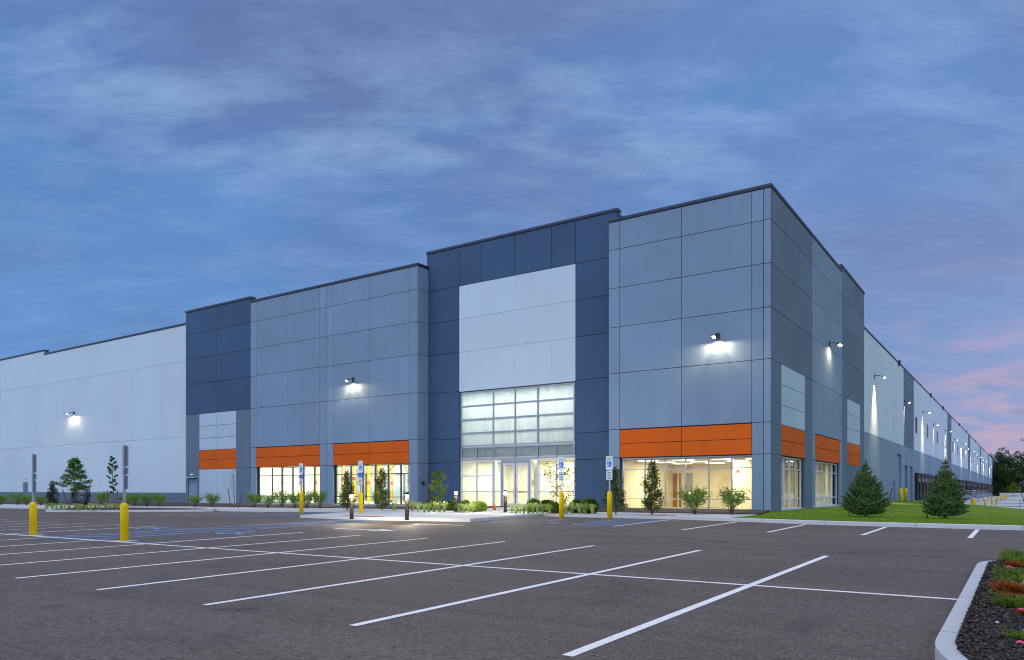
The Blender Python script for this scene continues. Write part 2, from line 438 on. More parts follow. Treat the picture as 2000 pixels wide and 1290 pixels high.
for k in range(42000):
    x = -10.95+19*rnd.random()**1.1; y0 = yk(x)+.14; y = y0+(rnd.random()**2.2)*(17)
    if x < LX(y) or (x < XC+.05 and y > D-.1): continue
    h = .035+.04*rnd.random(); a = rnd.random()*2*PI; w = .007
    z = LZ(x, y); dx, dy = math.cos(a), math.sin(a)
    lx, ly = rnd.uniform(-.02,.02), rnd.uniform(-.02,.02)
    i = len(mb.v); mb.v += [(x-dx*w, y-dy*w, z-.01), (x+dx*w, y+dy*w, z-.01), (x+lx, y+ly, z+h)]; mb.f.append((i, i+1, i+2))
tag(mb.build('grass', M['grass_blade']), 'short green grass blades along the kerb', kind='stuff')
def court_z(x, y): return -.60-(y-90)*.0019 if y < 400 else -1.15
flat('truck_court', XC-1, 95, 93, 460, lambda x, y: court_z(x, y)+.0, M['court'], 1, 20, 'pale concrete truck court')

# foreground island at the right
def isl_pts(e):
    p = []
    for cx_, cy_, a0, r in ((7-1., 16.8-1., 0, 1-e), (-.66+1.5, 16.9-1.5, 90, 1.5-e), (-.66+2.5, 7.9, 180, 2.5-e), (7-2.5, 7.9, 270, 2.5-e)):
        for k in range(19):
            a = R(a0+k*90/18); p.append((cx_+r*math.cos(a), cy_+r*math.sin(a)))
    return p
slab('island_kerb', isl_pts(0), .15, M['kerb'], 'pale rounded concrete kerb of the near planted island')
def wob(pts):
    rr = random.Random(5); out = []
    for i, (x, y) in enumerate(pts):
        x2, y2 = pts[(i+1) % len(pts)]; n = max(1, int(math.hypot(x2-x, y2-y)/.06))
        for k in range(n):
            out.append((x+(x2-x)*k/n+rr.uniform(-.012,.012), y+(y2-y)*k/n+rr.uniform(-.012,.012)))
    return out
inner = isl_pts(.165)
slab('island_bed', wob(inner), .165, M['mulch_black'], 'black shredded bark of the near island')
jm = MB()
for y in (8.3, 10.9, 13.5, 16.1):
    jm.box(-.664, -.49, y, y+.008, G(0,y), G(-.6,y)+.1512)
tag(jm.build('kerb_joints', M['sign_ink']), kind='structure')
mb = MB(); rnd = random.Random(11)
for k in range(34000):
    x = -.49+rnd.random()**1.6*3.6; y = 5.6+rnd.random()*11.0
    if y < 7.9 and x < 1.84 and math.hypot(x-1.84, y-7.9) > 2.33: continue
    if y > 15.4 and x < .84 and math.hypot(x-.84, y-15.4) > 1.33: continue
    z = G(x, y)+.165+rnd.uniform(.0,.02); a = rnd.random()*PI; L = rnd.uniform(.006,.022); W = rnd.uniform(.003,.007)
    dx, dy = math.cos(a), math.sin(a); dz = rnd.uniform(-.35,.35)*L
    i = len(mb.v); t = rnd.uniform(-.006,.006)
    mb.v += [(x-dx*L-dy*W, y-dy*L+dx*W, z-dz+t), (x-dx*L+dy*W, y-dy*L-dx*W, z-dz-t), (x+dx*L+dy*W, y+dy*L-dx*W, z+dz-t), (x+dx*L-dy*W, y+dy*L+dx*W, z+dz+t)]
    mb.f.append((i, i+1, i+2, i+3))
tag(mb.build('mulch', M['chip']), 'loose black bark chips on the near island', kind='stuff')

# painted markings
def mark(name, x0, y0, x1, y1, w=.125, mat='paint_white', h=.004, label=None):
    d = Vector((x1-x0, y1-y0)).normalized(); n_ = Vector((-d.y, d.x))*w/2
    p = [(x0+n_.x, y0+n_.y), (x0-n_.x, y0-n_.y), (x1-n_.x, y1-n_.y), (x1+n_.x, y1+n_.y)]
    mb = MB(); mb.quad(*[(x, y, G(x, y)+h) for x, y in p])
    return tag(mb.build(name, M[mat]), label, kind='structure')
for k in range(22):
    x = -3.5-2.825*k
    mark('parking_line', x, 6.05, x, 11.66)
    if k <= 5: mark('parking_line', x, 11.78, x, 17.2)
for x in (-29.5,-32.3,-34.9,-37.6,-40.4,-43.2,-46,-48.8,-51.6,-54.4,-57.2):
    mark('parking_line', x, 11.78, x, 17.3)
mark('parking_line', -.68, 11.72, -75, 11.72, .115, label='long white line between the two rows of stalls')
mark('parking_line', -20.5, 11.78, -20.5, 17.3)
mark('blue_line', -20.62, 11.9, -20.62, 17.3, .07, 'paint_blue')
mark('blue_line', -29.38, 11.9, -29.38, 17.3, .05, 'paint_blue')
mark('blue_line', -20.7, 11.85, -29.3, 11.85, .09, 'paint_blue')
mark('blue_line', -23.75, 11.95, -23.75, 24.8, .12, 'paint_blue')
mark('blue_line', -26.3, 11.95, -26.3, 24.8, .12, 'paint_blue')
for k in range(13):
    y = 12.3+k*.98
    mark('blue_hatch', -26.2, y, -23.85, y+.62, .12, 'paint_blue', .0045)
for x in (-1.22,-3.96,-6.75,-9.6):
    mark('parking_line', x, 24.4, x, yk(x)-.25)
mark('blue_line', -17.1, 25.3, -17.15, 31.2, .1, 'paint_blue')
mark('blue_line', -14.75, 25.8, -14.85, 31.2, .1, 'paint_blue')
mark('parking_line', -12.62, 25.3, -12.7, 31.0, .09)
mark('blue_line', -12.75, 25.5, -12.82, 31.0, .09, 'paint_blue')
mark('blue_line', -14.7, 25.75, -13.9, 25.35, .1, 'paint_blue')
mark('blue_line', -13.9, 25.35, -12.72, 25.35, .1, 'paint_blue')
for k in range(7):
    y = 25.9+k*.75
    mark('blue_hatch', -14.7, y, -12.9, y+.5, .1, 'paint_blue', .0045)
for k in range(7):
    mark('blue_hatch', -35.6, 25.5+k*.8, -33.4, 25.9+k*.8, .11, 'paint_blue', .0045)
mark('blue_line', -33.3, 24.9, -33.4, 31.0, .12, 'paint_blue'); mark('blue_line', -35.8, 24.9, -35.9, 31.0, .12, 'paint_blue')
mark('blue_line', -35.8, 24.9, -33.3, 24.9, .12, 'paint_blue'); mark('blue_line', -31.0, 25.4, -31.1, 31.1, .12, 'paint_blue')
for k in range(7):
    x = -38.6-2.8*k
    if x > -44 or x < -57: mark('parking_line', x, 24.3, x, 29.6)
# accessible stall symbols on the asphalt and on the signs
def symbol_shapes():
    S = []
    def line(p, w):
        for i in range(len(p)-1):
            a = Vector(p[i]); b = Vector(p[i+1]); d = (b-a).normalized(); e = d*w*.45; n_ = Vector((-d.y, d.x))*w/2
            S.append([a-e+n_, a-e-n_, b+e-n_, b+e+n_])
    S.append([Vector((.28+.085*math.cos(a*PI/6), .91+.085*math.sin(a*PI/6))) for a in range(12)])
    line([(.28,.76),(.31,.42),(.62,.42),(.76,.12),(.90,.16)], .10)
    line([(.30,.62),(.56,.62)], .08)
    arc = [(.36+.30*math.cos(R(t)), .28+.29*math.sin(R(t))) for t in range(125, 345, 20)]
    line(arc, .085)
    return S
SYM = symbol_shapes()
def ground_symbol(cx_, cy_, s=1.25, flip=1):
    mb = MB()
    for k, poly in enumerate(SYM):
        mb.quad(*[(cx_+(p.x-.5)*s*flip, cy_+(p.y-.5)*s*flip, G(cx_, cy_)+SLY*(p.y-.5)*s+.0045+k*.0006) for p in poly])
    return tag(mb.build('accessible_symbol', M['paint_blue']), kind='structure')
ground_symbol(-22.3, 16.2, 1.5); ground_symbol(-27.9, 16.5, 1.5)
ground_symbol(-15.95, 26.4, 1.3, -1); ground_symbol(-18.6, 26.0, 1.3, -1); ground_symbol(-37.1, 25.6, 1.3, -1); ground_symbol(-31.9, 25.6, 1.1, -1)
def arrow(x0, x1, y):
    s = 1 if x1 > x0 else -1
    mb = MB(); xm = x1-s*1.05
    def q(*p): mb.quad(*[(x, yy, G(x, yy)+.0045) for x, yy in (p if s > 0 else p[::-1])])
    q((x0,y-.08),(xm,y-.08),(xm,y+.08),(x0,y+.08)); q((xm,y-.42),(x1,y),(xm,y+.42))
    return tag(mb.build('lane_arrow', M['paint_white']), 'white arrow painted on the drive lane', kind='structure')
arrow(-21.3, -18.2, 19.5); arrow(-18.2, -21.3, 23.3)

# ------------------------------------------------------------------ the warehouse
W = thing('warehouse', 'long grey, white and orange warehouse with a glazed entrance and lit windows', 'warehouse', (0,0,0))
class Face:                         # 'F' front wall (d goes inward +Y), 'S' side wall (d goes inward -X)
    def __init__(s, kind, plane): s.k = kind; s.p = plane
    def box(s, mb, u0, u1, z0, z1, d0, d1):
        if s.k == 'F': mb.box(u0, u1, s.p+d0, s.p+d1, z0, z1)
        else: mb.box(s.p-d1, s.p-d0, u0, u1, z0, z1)
GAP = .015
def panels(face, name, us, zs, mat, gap=GAP, skip=(), th=.11, label=None, jit=.0, gu=None):
    gu = gap if gu is None else gu
    mb = MB()
    for i in range(len(us)-1):
        for j in range(len(zs)-1):
            if (i, j) in skip: continue
            o = random.uniform(0, jit)
            face.box(mb, us[i]+gu, us[i+1]-gu, zs[j]+gap, zs[j+1]-gap, o, th)
    return tag(mb.build(name, M[mat], W), label)
def core(face, rects, d0=.11, d1=.40, mat='core'):
    mb = MB()
    for (u0, u1, z0, z1) in rects: face.box(mb, u0, u1, z0, z1, d0, d1)
    return mb.build('wall_core', M[mat], W)
def holed(u0, u1, z0, z1, holes):
    """rectangles filling (u0,u1,z0,z1) around holes that sit side by side"""
    out = []; u = u0
    for h in sorted(holes):
        if h[0] > u: out.append((u, h[0], z0, z1))
        if h[2] > z0: out.append((h[0], h[1], z0, h[2]))
        if h[3] < z1: out.append((h[0], h[1], h[3], z1))
        u = h[1]
    if u < u1: out.append((u, u1, z0, z1))
    return out
def cap(face, u0, u1, top, ends=(0,0), hh=.13):
    mb = MB(); face.box(mb, u0-ends[0], u1+ends[1], top-hh, top, -.05, .50); 
    face.box(mb, u0-ends[0], u1+ends[1], top-hh-.05, top-hh, -.025, .45)
    return mb.build('parapet_cap', M['cap'], W)
def window(face, us, zs, name='window', rec=.22, mat='alu', pane='glass', wd=.055, dep=.13, skip=(), fw=None):
    """frame with mullions at us and transoms at zs, a pane child; skip = cells left open"""
    mb = MB(); a, b = us[0], us[-1]
    for k, u in enumerate(us):
        q = wd*.5
        c = u+q if k == 0 else (u-q if k == len(us)-1 else u)
        face.box(mb, c-q, c+q, zs[0], zs[-1], rec, rec+dep)
    for k, z in enumerate(zs):
        q = wd*.5; c = z+q if k == 0 else (z-q if k == len(zs)-1 else z)
        for i in range(len(us)-1):
            if (i, k) in skip: continue
            face.box(mb, us[i]+(wd if i == 0 else q), us[i+1]-(wd if i == len(us)-2 else q), c-q, c+q, rec+.004, rec+dep-.004)
    fr = mb.build(name, M[mat], W)
    pm = MB(); face.box(pm, a+.01, b-.01, zs[0]+.01, zs[-1]-.01, rec+dep*.5-.006, rec+dep*.5+.006)
    pm.build('pane', M[pane], fr)
    return fr
Fr = Face('F', D); Sd = Face('S', XC)
X = lambda px: FX(px)
zb = -.3                                   # walls run below grade
zrow = [zb, 3.46, 5.11, 8.37, 11.05, 13.33, 15.58, TOP-.2]
WZ = [.52, 1.08, 2.76, 3.42]               # window sill, transoms, head
SILL = .50

# right block, front
rb = [X(1189), X(1210.5), X(1331), X(1468.5), X(1491.5), XC-.0]
rbw = [X(1189), X(1210.5), X(1468.5), X(1491.5), XC]
panels(Fr, 'wall', rb, zrow[2:], 'panel_mid', label='mid grey front wall panels')
panels(Fr, 'wall', [rb[0], rb[1]], zrow[:3], 'panel_mid'); panels(Fr, 'wall', [rb[3], rb[4], rb[5]], zrow[:3], 'panel_mid')
panels(Fr, 'orange_panel', [rb[1], rb[2], rb[3]], [3.46, 4.27, 5.07], 'orange', label='orange painted band over the window')
core(Fr, [(rb[1], rb[3], 3.44, TOP-.2), (rb[0], rb[1], zb, TOP-.2), (rb[3], XC-.41, zb, TOP-.2), (rb[1], rb[3], zb, SILL)])
mb = MB(); Fr.box(mb, rb[1], rb[3], zb, SILL, .02, .11); Fr.box(mb, rb[1]+.01, rb[3]-.01, SILL, SILL+.03, .05, .35); mb.build('window_sill', M['panel_light'], W)
cap(Fr, rb[0], XC, TOP, (0, .05))
wr = window(Fr, [X(1215.5)-.1]+[X(p)+.05 for p in (1254.6,1294.3,1333.6,1379.2,1424.4)]+[rb[3]-.02], WZ)
# left grey block, front
lb = [X(489.5), X(560.5), X(638), X(722.4), X(815.9)]
lbt = [X(489.5), X(500.5), X(560.5), X(624.7), X(638), X(650.8), X(722.4), X(799.2), X(815.9)]
panels(Fr, 'wall', lbt, zrow[2:], 'panel_mid', gap=.014, label='mid grey front wall panels of the left block')
for a, b in ((0,1),(3,4),(4,5),(7,8)): panels(Fr, 'wall', [lbt[a], lbt[b]], zrow[:3], 'panel_mid')
o1 = (lbt[1], lbt[3]); o2 = (lbt[5], lbt[7])
panels(Fr, 'orange_panel', [o1[0], lbt[2], o1[1]], [3.46, 4.27, 5.07], 'orange', label='orange painted band over the window')
panels(Fr, 'orange_panel', [o2[0], lbt[6], o2[1]], [3.46, 4.27, 5.07], 'orange', label='orange painted band over the window')
core(Fr, holed(lb[0], lb[-1]-.42, zb, TOP-.2, [(o1[0], o1[1], SILL, 3.44), (o2[0], o2[1], SILL, 3.44)]))
mb = MB()
for o in (o1, o2): Fr.box(mb, o[0], o[1], zb, SILL, .02, .11); Fr.box(mb, o[0]+.01, o[1]-.01, SILL, SILL+.03, .05, .35)
mb.build('window_sill', M['panel_light'], W)
cap(Fr, lb[0], lb[-1], TOP, (0, .05))
window(Fr, [o1[0]+.03]+[X(p)+.05 for p in (526,545.8,566,587.2,608.3)]+[o1[1]-.02], WZ, mat='dark_alu')
window(Fr, [o2[0]+.03]+[X(p)+.05 for p in (679.8,702.8,726.9,752.5,777.3)]+[o2[1]-.02], WZ, mat='dark_alu')
# return of the left block
YC = 40.62
Rt = Face('S', lb[-1])
panels(Rt, 'wall', [D+.02, YC-.0], zrow, 'panel_mid', label='mid grey return wall beside the entrance')
core(Rt, [(D+.02, YC+.3, zb, TOP-.2)])
cap(Rt, D+.5, YC, TOP, (0, 0))
# dark entrance block
En = Face('F', YC)
e0, e1 = FX(834, YC), FX(1205, YC); TE = 18.46
eu = [e0, FX(897.3,YC), FX(938,YC), FX(1005,YC), FX(1077,YC), FX(1124,YC), e1]
panels(En, 'wall', eu, [15.6, TE-.2], 'panel_dark', label='dark slate blue panels over the entrance')
panels(En, 'wall', [eu[0], eu[1]], zrow[:6]+[15.6], 'panel_dark', label='dark slate blue panel column'); panels(En, 'wall', [eu[5], eu[6]], zrow[:6]+[15.6], 'panel_dark')
panels(En, 'wall', eu[1:6], [8.33, 11.05, 13.33, 15.6], 'panel_white', gap=.008, gu=.0022, label='white panels above the entrance glazing')
core(En, holed(e0, e1, zb, TE-.2, [(eu[1], eu[5], .40, 8.30)]))
cap(En, e0, e1, TE, (.05, .05))
mb = MB(); En.box(mb, e0, e1, 13, TE-.25, .42, .95); mb.build('parapet_return', M['panel_dark'], W)
ZE = [.40, 1.49, 2.53, 3.59, 4.54, 5.46, 6.38, 7.31, 8.27]
cu = [FX(p,YC+.1) for p in (900.6,963.9,1006.5,1050.8,1123.2)]
window(En, cu, ZE[4:], 'curtain_wall', .06, 'alu', 'frost', .09, .14)
window(En, [cu[0], FX(931.4,YC+.1), cu[1], cu[2], cu[3], FX(1086.7,YC+.1), cu[4]], [3.60, 4.50], 'curtain_wall', .06, 'alu', 'spandrel', .085, .14)
dl, dr = FX(979.5,YC+.1), FX(1035.5,YC+.1)
window(En, [cu[0], FX(931.4,YC+.1), cu[1]], [.42, 1.49, 2.53, 3.56], 'window', .06, 'white_alu', 'glass', .075, .14)
window(En, [cu[1]+.02, dl], [.42, 1.49, 3.56], 'window', .07, 'white_alu', 'glass', .06, .13)
window(En, [dr, cu[3]-.02], [.42, 1.49, 3.56], 'window', .07, 'white_alu', 'glass', .06, .13)
window(En, [cu[3], FX(1086.7,YC+.1), cu[4]], [.42, 1.49, 2.53, 3.56], 'window', .06, 'white_alu', 'glass', .075, .14)
# entrance doors
mb = MB(); En.box(mb, dl, dl+.09, .40, 3.58, .04, .22); En.box(mb, dr-.09, dr, .40, 3.58, .04, .22); En.box(mb, dl+.09, dr-.09, 3.36, 3.58, .04, .22); En.box(mb, (dl+dr)/2-.03, (dl+dr)/2+.03, .40, 3.36, .05, .21)
mb.build('door_frame', M['alu'], W)
mid = (dl+dr)/2
for s, (a, b) in ((0, (dl+.10, mid-.035)), (1, (mid+.035, dr-.10))):
    mb = MB()
    En.box(mb, a, a+.10, .42, 3.34, .08, .14); En.box(mb, b-.10, b, .42, 3.34, .08, .14)
    En.box(mb, a+.10, b-.10, 3.22, 3.34, .081, .139); En.box(mb, a+.10, b-.10, .42, .70, .081, .139)
    d_ = tag(mb.build('door', M['white_alu'], W), 'white framed glass entrance door')
    pm = MB(); En.box(pm, a+.09, b-.09, .69, 3.23, .105, .115); pm.build('pane', M['glass'], d_)
    pm = MB(); En.box(pm, a+.05, b-.05, 1.42, 1.49, .15, .19); hx = b-.06 if s == 0 else a+.06
    pm.tube([(hx, YC+.08, 1.15), (hx, YC+.0, 1.2), (hx, YC+.0, 1.65), (hx, YC+.08, 1.7)], .014, 6); pm.build('handle', M['black'] if s else M['alu'], d_)
    pm = MB(); cxx = a+.2 if s == 0 else b-.5
    En.box(pm, cxx, cxx+.32, 3.20, 3.28, .145, .19); pm.build('door_closer', M['fixture'], d_)
# left dark block
TL = 17.75
du = [X(363), X(389.5), X(423.7), X(461.5), X(489.5)]
panels(Fr, 'wall', [du[0], du[2], du[4]], [8.33, 11.05, 13.33, 15.58, TL-.2], 'panel_dark', label='dark slate blue upper panels')
panels(Fr, 'wall', [du[3], du[4]], [zb, 3.46, 8.33], 'panel_deep', gap=.01, label='slate grey pier'); 
dx0, dx1 = X(368), X(385)
panels(Fr, 'wall', [du[0], du[1]], [3.46, 8.33], 'panel_deep', gap=.01)
mb = MB()
for r_ in holed(du[0]+.01, du[1]-.01, zb, 3.44, [(dx0, dx1, zb, 2.62)]): Fr.box(mb, *r_, 0, .11)
mb.build('wall', M['panel_deep'], W)
panels(Fr, 'wall', [du[1], du[2], du[3]], [5.10, 6.15, 7.22, 8.33], 'panel_light', label='pale blue grey inset panels'); panels(Fr, 'wall', [du[1], du[2], du[3]], [zb, 3.40], 'panel_light', gap=.012)
panels(Fr, 'orange_panel', [du[1], du[2], du[3]], [3.40, 4.25, 5.10], 'orange', label='orange painted band on the left dark block')
core(Fr, [(du[0], du[4], zb, TL-.2)]); cap(Fr, du[0], du[4], TL, (.04, .05))
mb = MB(); Fr.box(mb, dx0+.02, dx1-.02, zb, 2.60, .06, .10); d_ = tag(mb.build('door', M['panel_mid'], W), 'grey steel exit door')
mb = MB(); Fr.box(mb, dx0+.12, dx0+.22, 1.25, 1.34, .02, .06); mb.build('handle', M['alu'], d_)
mb = MB(); Fr.box(mb, dx0-.03, dx1+.05, 2.66, 2.72, -.30, .02); mb.build('canopy', M['panel_light'], W)
# far left white wall
wl = [X(-60)]+[X(p) for p in (0,43,83,122,165,211,259,313)]+[X(363)]
Wh = Face('F', D+.12)
xs_ = X(84)
pd0, pd1 = X(43.5), X(52.7)
# X(-60) lies far left of the frame; further panels carry the wall on
more = [wl[0]-7.2*k for k in range(5, 0, -1)]
panels(Wh, 'wall', [xs_]+wl[4:], [1.32, 6.4, 13.3, 16.55], 'panel_white', gap=.009, gu=.0022, label='white wall panels left of the dark block')
mb = MB()
for u0, u1 in zip(more+wl[:3], (more+wl[:3])[1:]+[xs_]):
    for z0, z1 in ((1.32,6.4),(6.4,13.3),(13.3,16.98)):
        for r_ in (holed(u0, u1, z0, z1, [(pd0, pd1, 1.32, 2.45)]) if (u0 <= pd0 < u1 and z0 < 2) else [(u0, u1, z0, z1)]):
            Wh.box(mb, r_[0]+.0022, r_[1]-.0022, r_[2]+.009*(r_[2] == z0), r_[3]-.009, 0, .11)
tag(mb.build('wall', M['panel_white'], W), 'taller white wall panels at the far left end')
panels(Wh, 'wall', more+wl, [zb-.5, 1.315], 'panel_deep', gap=.006, label='slate grey base of the white wall')
core(Wh, [(more[0], xs_, zb, 16.98), (xs_, du[0], zb, 16.55)], mat='panel_deep')
cap(Wh, xs_+.03, du[0], 16.74); cap(Wh, more[0], xs_, 17.17, (0,.05))
mb = MB(); Wh.box(mb, pd0, pd1, zb, 2.44, -.015, .11); d_ = tag(mb.build('door', M['panel_deep'], W), 'slate grey exit door in the white wall')
mb = MB(); Wh.box(mb, pd1-.3, pd1-.2, 1.2, 1.3, -.06, -.02); mb.build('handle', M['alu'], d_)

# side wall of the corner block
sy = [D, SY(1550.7,XC), SY(1587,XC), SY(1617,XC), SY(1645,XC), SY(1668,XC), SY(1688,XC)]
zs_u = zrow[3:]
mbx = [sy[0]+.0, sy[1], sy[2]]
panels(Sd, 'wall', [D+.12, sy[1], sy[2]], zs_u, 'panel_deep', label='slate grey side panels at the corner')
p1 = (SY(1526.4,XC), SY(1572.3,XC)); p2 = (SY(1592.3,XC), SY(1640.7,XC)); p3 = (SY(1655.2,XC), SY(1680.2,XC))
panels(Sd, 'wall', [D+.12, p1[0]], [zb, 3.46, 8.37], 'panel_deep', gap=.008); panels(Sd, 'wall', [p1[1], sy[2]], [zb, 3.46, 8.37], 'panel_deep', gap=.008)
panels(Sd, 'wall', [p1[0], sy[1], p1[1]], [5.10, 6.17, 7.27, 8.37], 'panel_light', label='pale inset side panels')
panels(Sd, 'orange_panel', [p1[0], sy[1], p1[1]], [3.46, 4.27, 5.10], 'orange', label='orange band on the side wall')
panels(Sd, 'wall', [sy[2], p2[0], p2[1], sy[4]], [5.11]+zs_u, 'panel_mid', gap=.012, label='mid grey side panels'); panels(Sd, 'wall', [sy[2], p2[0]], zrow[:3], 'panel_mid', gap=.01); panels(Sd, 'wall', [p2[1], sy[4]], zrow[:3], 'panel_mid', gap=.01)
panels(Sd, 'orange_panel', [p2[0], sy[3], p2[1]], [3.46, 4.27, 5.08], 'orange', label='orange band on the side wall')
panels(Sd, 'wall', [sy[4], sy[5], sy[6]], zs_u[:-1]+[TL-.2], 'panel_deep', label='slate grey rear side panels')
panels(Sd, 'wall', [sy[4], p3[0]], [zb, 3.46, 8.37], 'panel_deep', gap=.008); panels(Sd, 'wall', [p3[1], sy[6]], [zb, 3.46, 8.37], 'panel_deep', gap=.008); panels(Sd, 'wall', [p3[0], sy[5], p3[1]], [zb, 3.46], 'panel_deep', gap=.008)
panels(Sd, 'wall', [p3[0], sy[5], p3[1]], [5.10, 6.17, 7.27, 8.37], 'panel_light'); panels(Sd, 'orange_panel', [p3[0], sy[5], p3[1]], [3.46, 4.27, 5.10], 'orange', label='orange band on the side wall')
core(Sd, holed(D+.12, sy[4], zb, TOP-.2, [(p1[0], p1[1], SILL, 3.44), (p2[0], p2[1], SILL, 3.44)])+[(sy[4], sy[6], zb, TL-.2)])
cap(Sd, D+.5, sy[4], TOP); cap(Sd, sy[4]+.02, sy[6], TL, (.3,.05))
for (a, b), n_ in ((p1, 4), (p2, 5)):
    e = b-.35 if n_ == 4 else b-.3
    window(Sd, [a+.02+(b-.04-a)*k/n_ for k in range(n_+1)], WZ, mat='white_alu', rec=.2)
    mb = MB(); Sd.box(mb, a, b, zb, SILL, .02, .11); Sd.box(mb, a+.01, b-.01, SILL, SILL+.03, .0, .3); mb.build('window_sill', M['panel_light'], W)
mb = MB(); mb.box(XC-.8, XC-.02, sy[6]-.3, sy[6], zb, TL-.2); mb.build('wall', M['panel_deep'], W)

# long side wall with docks
XL = XC-.2
Lg = Face('S', XL)
LT = 15.2; LB = 6.46; YE = SY(1944, XL)
L_ = lambda px: SY(px, XL)
stripes = [(L_(1765),L_(1785)), (L_(1850.5),L_(1858.6)), (L_(1891),L_(1895.2)), (L_(1914),L_(1916.6)), (L_(1930),L_(1931.4)), (L_(1939),L_(1940))]
ys = [sy[6]+.02]; whites = []
for a, b in stripes: whites.append((ys[-1], a)); ys.append(b)
whites.append((ys[-1], YE))
for a, b in whites:
    n_ = max(1, round((b-a)/9))
    panels(Lg, 'wall', [a+(b-a)*k/n_ for k in range(n_+1)], [LB, 13.2, LT-.15], 'panel_white', gap=.007, label='white upper side wall')
for a, b in stripes:
    panels(Lg, 'wall', [a, b], [LB, 10.6, 12.9, LT-.15], 'panel_deep', label='slate grey vertical stripe')
docks = []
yy = L_(1786)
while yy+23 < YE:
    for k in range(5):
        docks.append(yy+k*4.0)
    yy += 24.5
openings = [(L_(1745.5),L_(1748.5),zb-1,2.45), (L_(1752.5),L_(1761),zb-1,5.4), (L_(1767.5),L_(1773),zb-1,4.35), (L_(1777.5),L_(1783),zb-1,4.35)]
openings += [(y+.5, y+3.4, .55, 3.62) for y in docks]
mb = MB()
for r_ in holed(sy[6]+.02, YE, zb-1.2, LB, openings): Lg.box(mb, r_[0], r_[1], r_[2], r_[3]-(.01 if r_[3] == LB else 0), .0, .30)
tag(mb.build('wall', M['panel_mid'], W), 'mid grey lower side wall with the dock openings')
core(Lg, [(sy[6], YE, LB, LT-.15)])
cap(Lg, sy[6]+.02, YE, LT, (0,.05), .14)
mb = MB(); mb.box(XL-.9, XL+.35, YE-.3, YE+1.2, -1.5, LT+.5); tag(mb.build('end_pier', M['panel_mid'], W), 'grey pier at the far end of the side wall')
dz = 0
for k, (a, b, z0, z1) in enumerate(openings[:4]):
    mb = MB(); Lg.box(mb, a, b, z0, z1, .24, .30); d_ = mb.build('door', M['panel_deep'] if k != 1 else M['panel_mid'], W)
    mb = MB(); Lg.box(mb, b-.3, b-.2, 1.1, 1.25, .18, .24); mb.build('handle', M['alu'], d_)
for y in docks:
    mb = MB(); Lg.box(mb, y+.5, y+3.4, .55, 3.62, .26, .30); d_ = mb.build('dock_door', M['dock_door'], W)
    mb = MB(); Lg.box(mb, y+.28, y+.62, .35, 3.66, -.38, -.003); Lg.box(mb, y+3.28, y+3.62, .35, 3.66, -.38, -.003); Lg.box(mb, y+.62, y+3.28, 3.1, 3.66, -.38, -.003)
    mb.build('dock_seal', M['seal'], d_)
    mb = MB(); Lg.box(mb, y+.60, y+.68, .55, 3.1, -.40, -.30); Lg.box(mb, y+3.22, y+3.30, .55, 3.1, -.40, -.30); Lg.box(mb, y+.68, y+3.22, 2.55, 3.08, -.36, -.32)
    mb.build('dock_curtain', M['dock_door'], d_)
mb = MB()
for px in (1754.5, 1816.5, 1841, 1873, 1887, 1905, 1921):
    y = L_(px); Lg.box(mb, y-.25, y+.25, LT-.45, LT+.12, -.22, -.06)
mb.build('scupper', M['cap'], W)
mb = MB()
for k in range(9): Lg.box(mb, L_(1788.2), L_(1791.2), 8.7+k*.21, 8.83+k*.21, -.05, -.003)
Lg.box(mb, L_(1788), L_(1791.4), 8.6, 10.6, -.003, .02)
tag(mb.build('louver', M['cap'], W), 'dark wall louver')
for px, w_ in ((1811.5,2),(1831,2),(1847.3,1.6),(1861.3,.9),(1871,1),(1881,1),(1896.6,.8),(1902.3,.8),(1909.4,.5),(1923,.4)):
    y = L_(px); q = 1.1
    mb = MB(); Lg.box(mb, y-q, y-q+.08, 8.75, 10.65, -.02, .05); Lg.box(mb, y+q-.08, y+q, 8.75, 10.65, -.02, .05); Lg.box(mb, y-q+.08, y+q-.08, 8.75, 8.83, -.02, .05); Lg.box(mb, y-q+.08, y+q-.08, 10.57, 10.65, -.02, .05)
    f_ = mb.build('window', M['alu'], W); mb = MB(); Lg.box(mb, y-q+.08, y+q-.08, 8.83, 10.57, -.006, .0); mb.build('pane', M['black'], f_)
# downpipes by the docks
# roof and the far walls, seen only from elsewhere
mb = MB(); mb.box(more[0], XL-.42, YC+.6, YE, 14.2, 14.5); tag(mb.build('roof', M['panel_light'], W), 'flat roof')
mb = MB(); mb.box(more[0], more[0]+.4, D+.6, YE, zb-1, 16.5); mb.box(more[0]+.4, XL-.5, YE-.5, YE, zb-1, 15.0); mb.build('wall', M['panel_white'], W)
mb = MB(); mb.box(more[0], lb[-1]-.42, D+.55, YC+.6, 14.21, 14.45); mb.box(rb[0]+.1, XL-.42, D+.55, YC+.6, 14.21, 14.45); mb.build('roof', M['panel_light'], W)

# ------------------------------------------------------------------ rooms behind the glass
def area(name, x, y, z, sx, sy_, power, col=(1,.86,.60), rot=(0,0,0)):
    L = bpy.data.lights.new(name, 'AREA'); L.shape = 'RECTANGLE'; L.size = sx; L.size_y = sy_; L.energy = power; L.color = col
    o = bpy.data.objects.new(name, L); C.objects.link(o); o.location = (x, y, z); o.rotation_euler = rot; return o
FL = .44
def room(x0, x1, y0, y1, z0, z1, wm, fm, cm):
    w_ = MB(); w_.box(x0-.1, x0, y0, y1, z0, z1); w_.box(x1, x1+.1, y0, y1, z0, z1); w_.box(x0, x1, y1, y1+.1, z0, z1)
    a = w_.build('interior_wall', M[wm], W)
    f_ = MB(); f_.box(x0, x1, y0-.2, y1, z0-.12, z0); f_.build('interior_floor', M[fm], W)
    c_ = MB(); c_.box(x0, x1, y0, y1, z1, z1+.1); c_.build('interior_ceiling', M[cm], W)
    return a
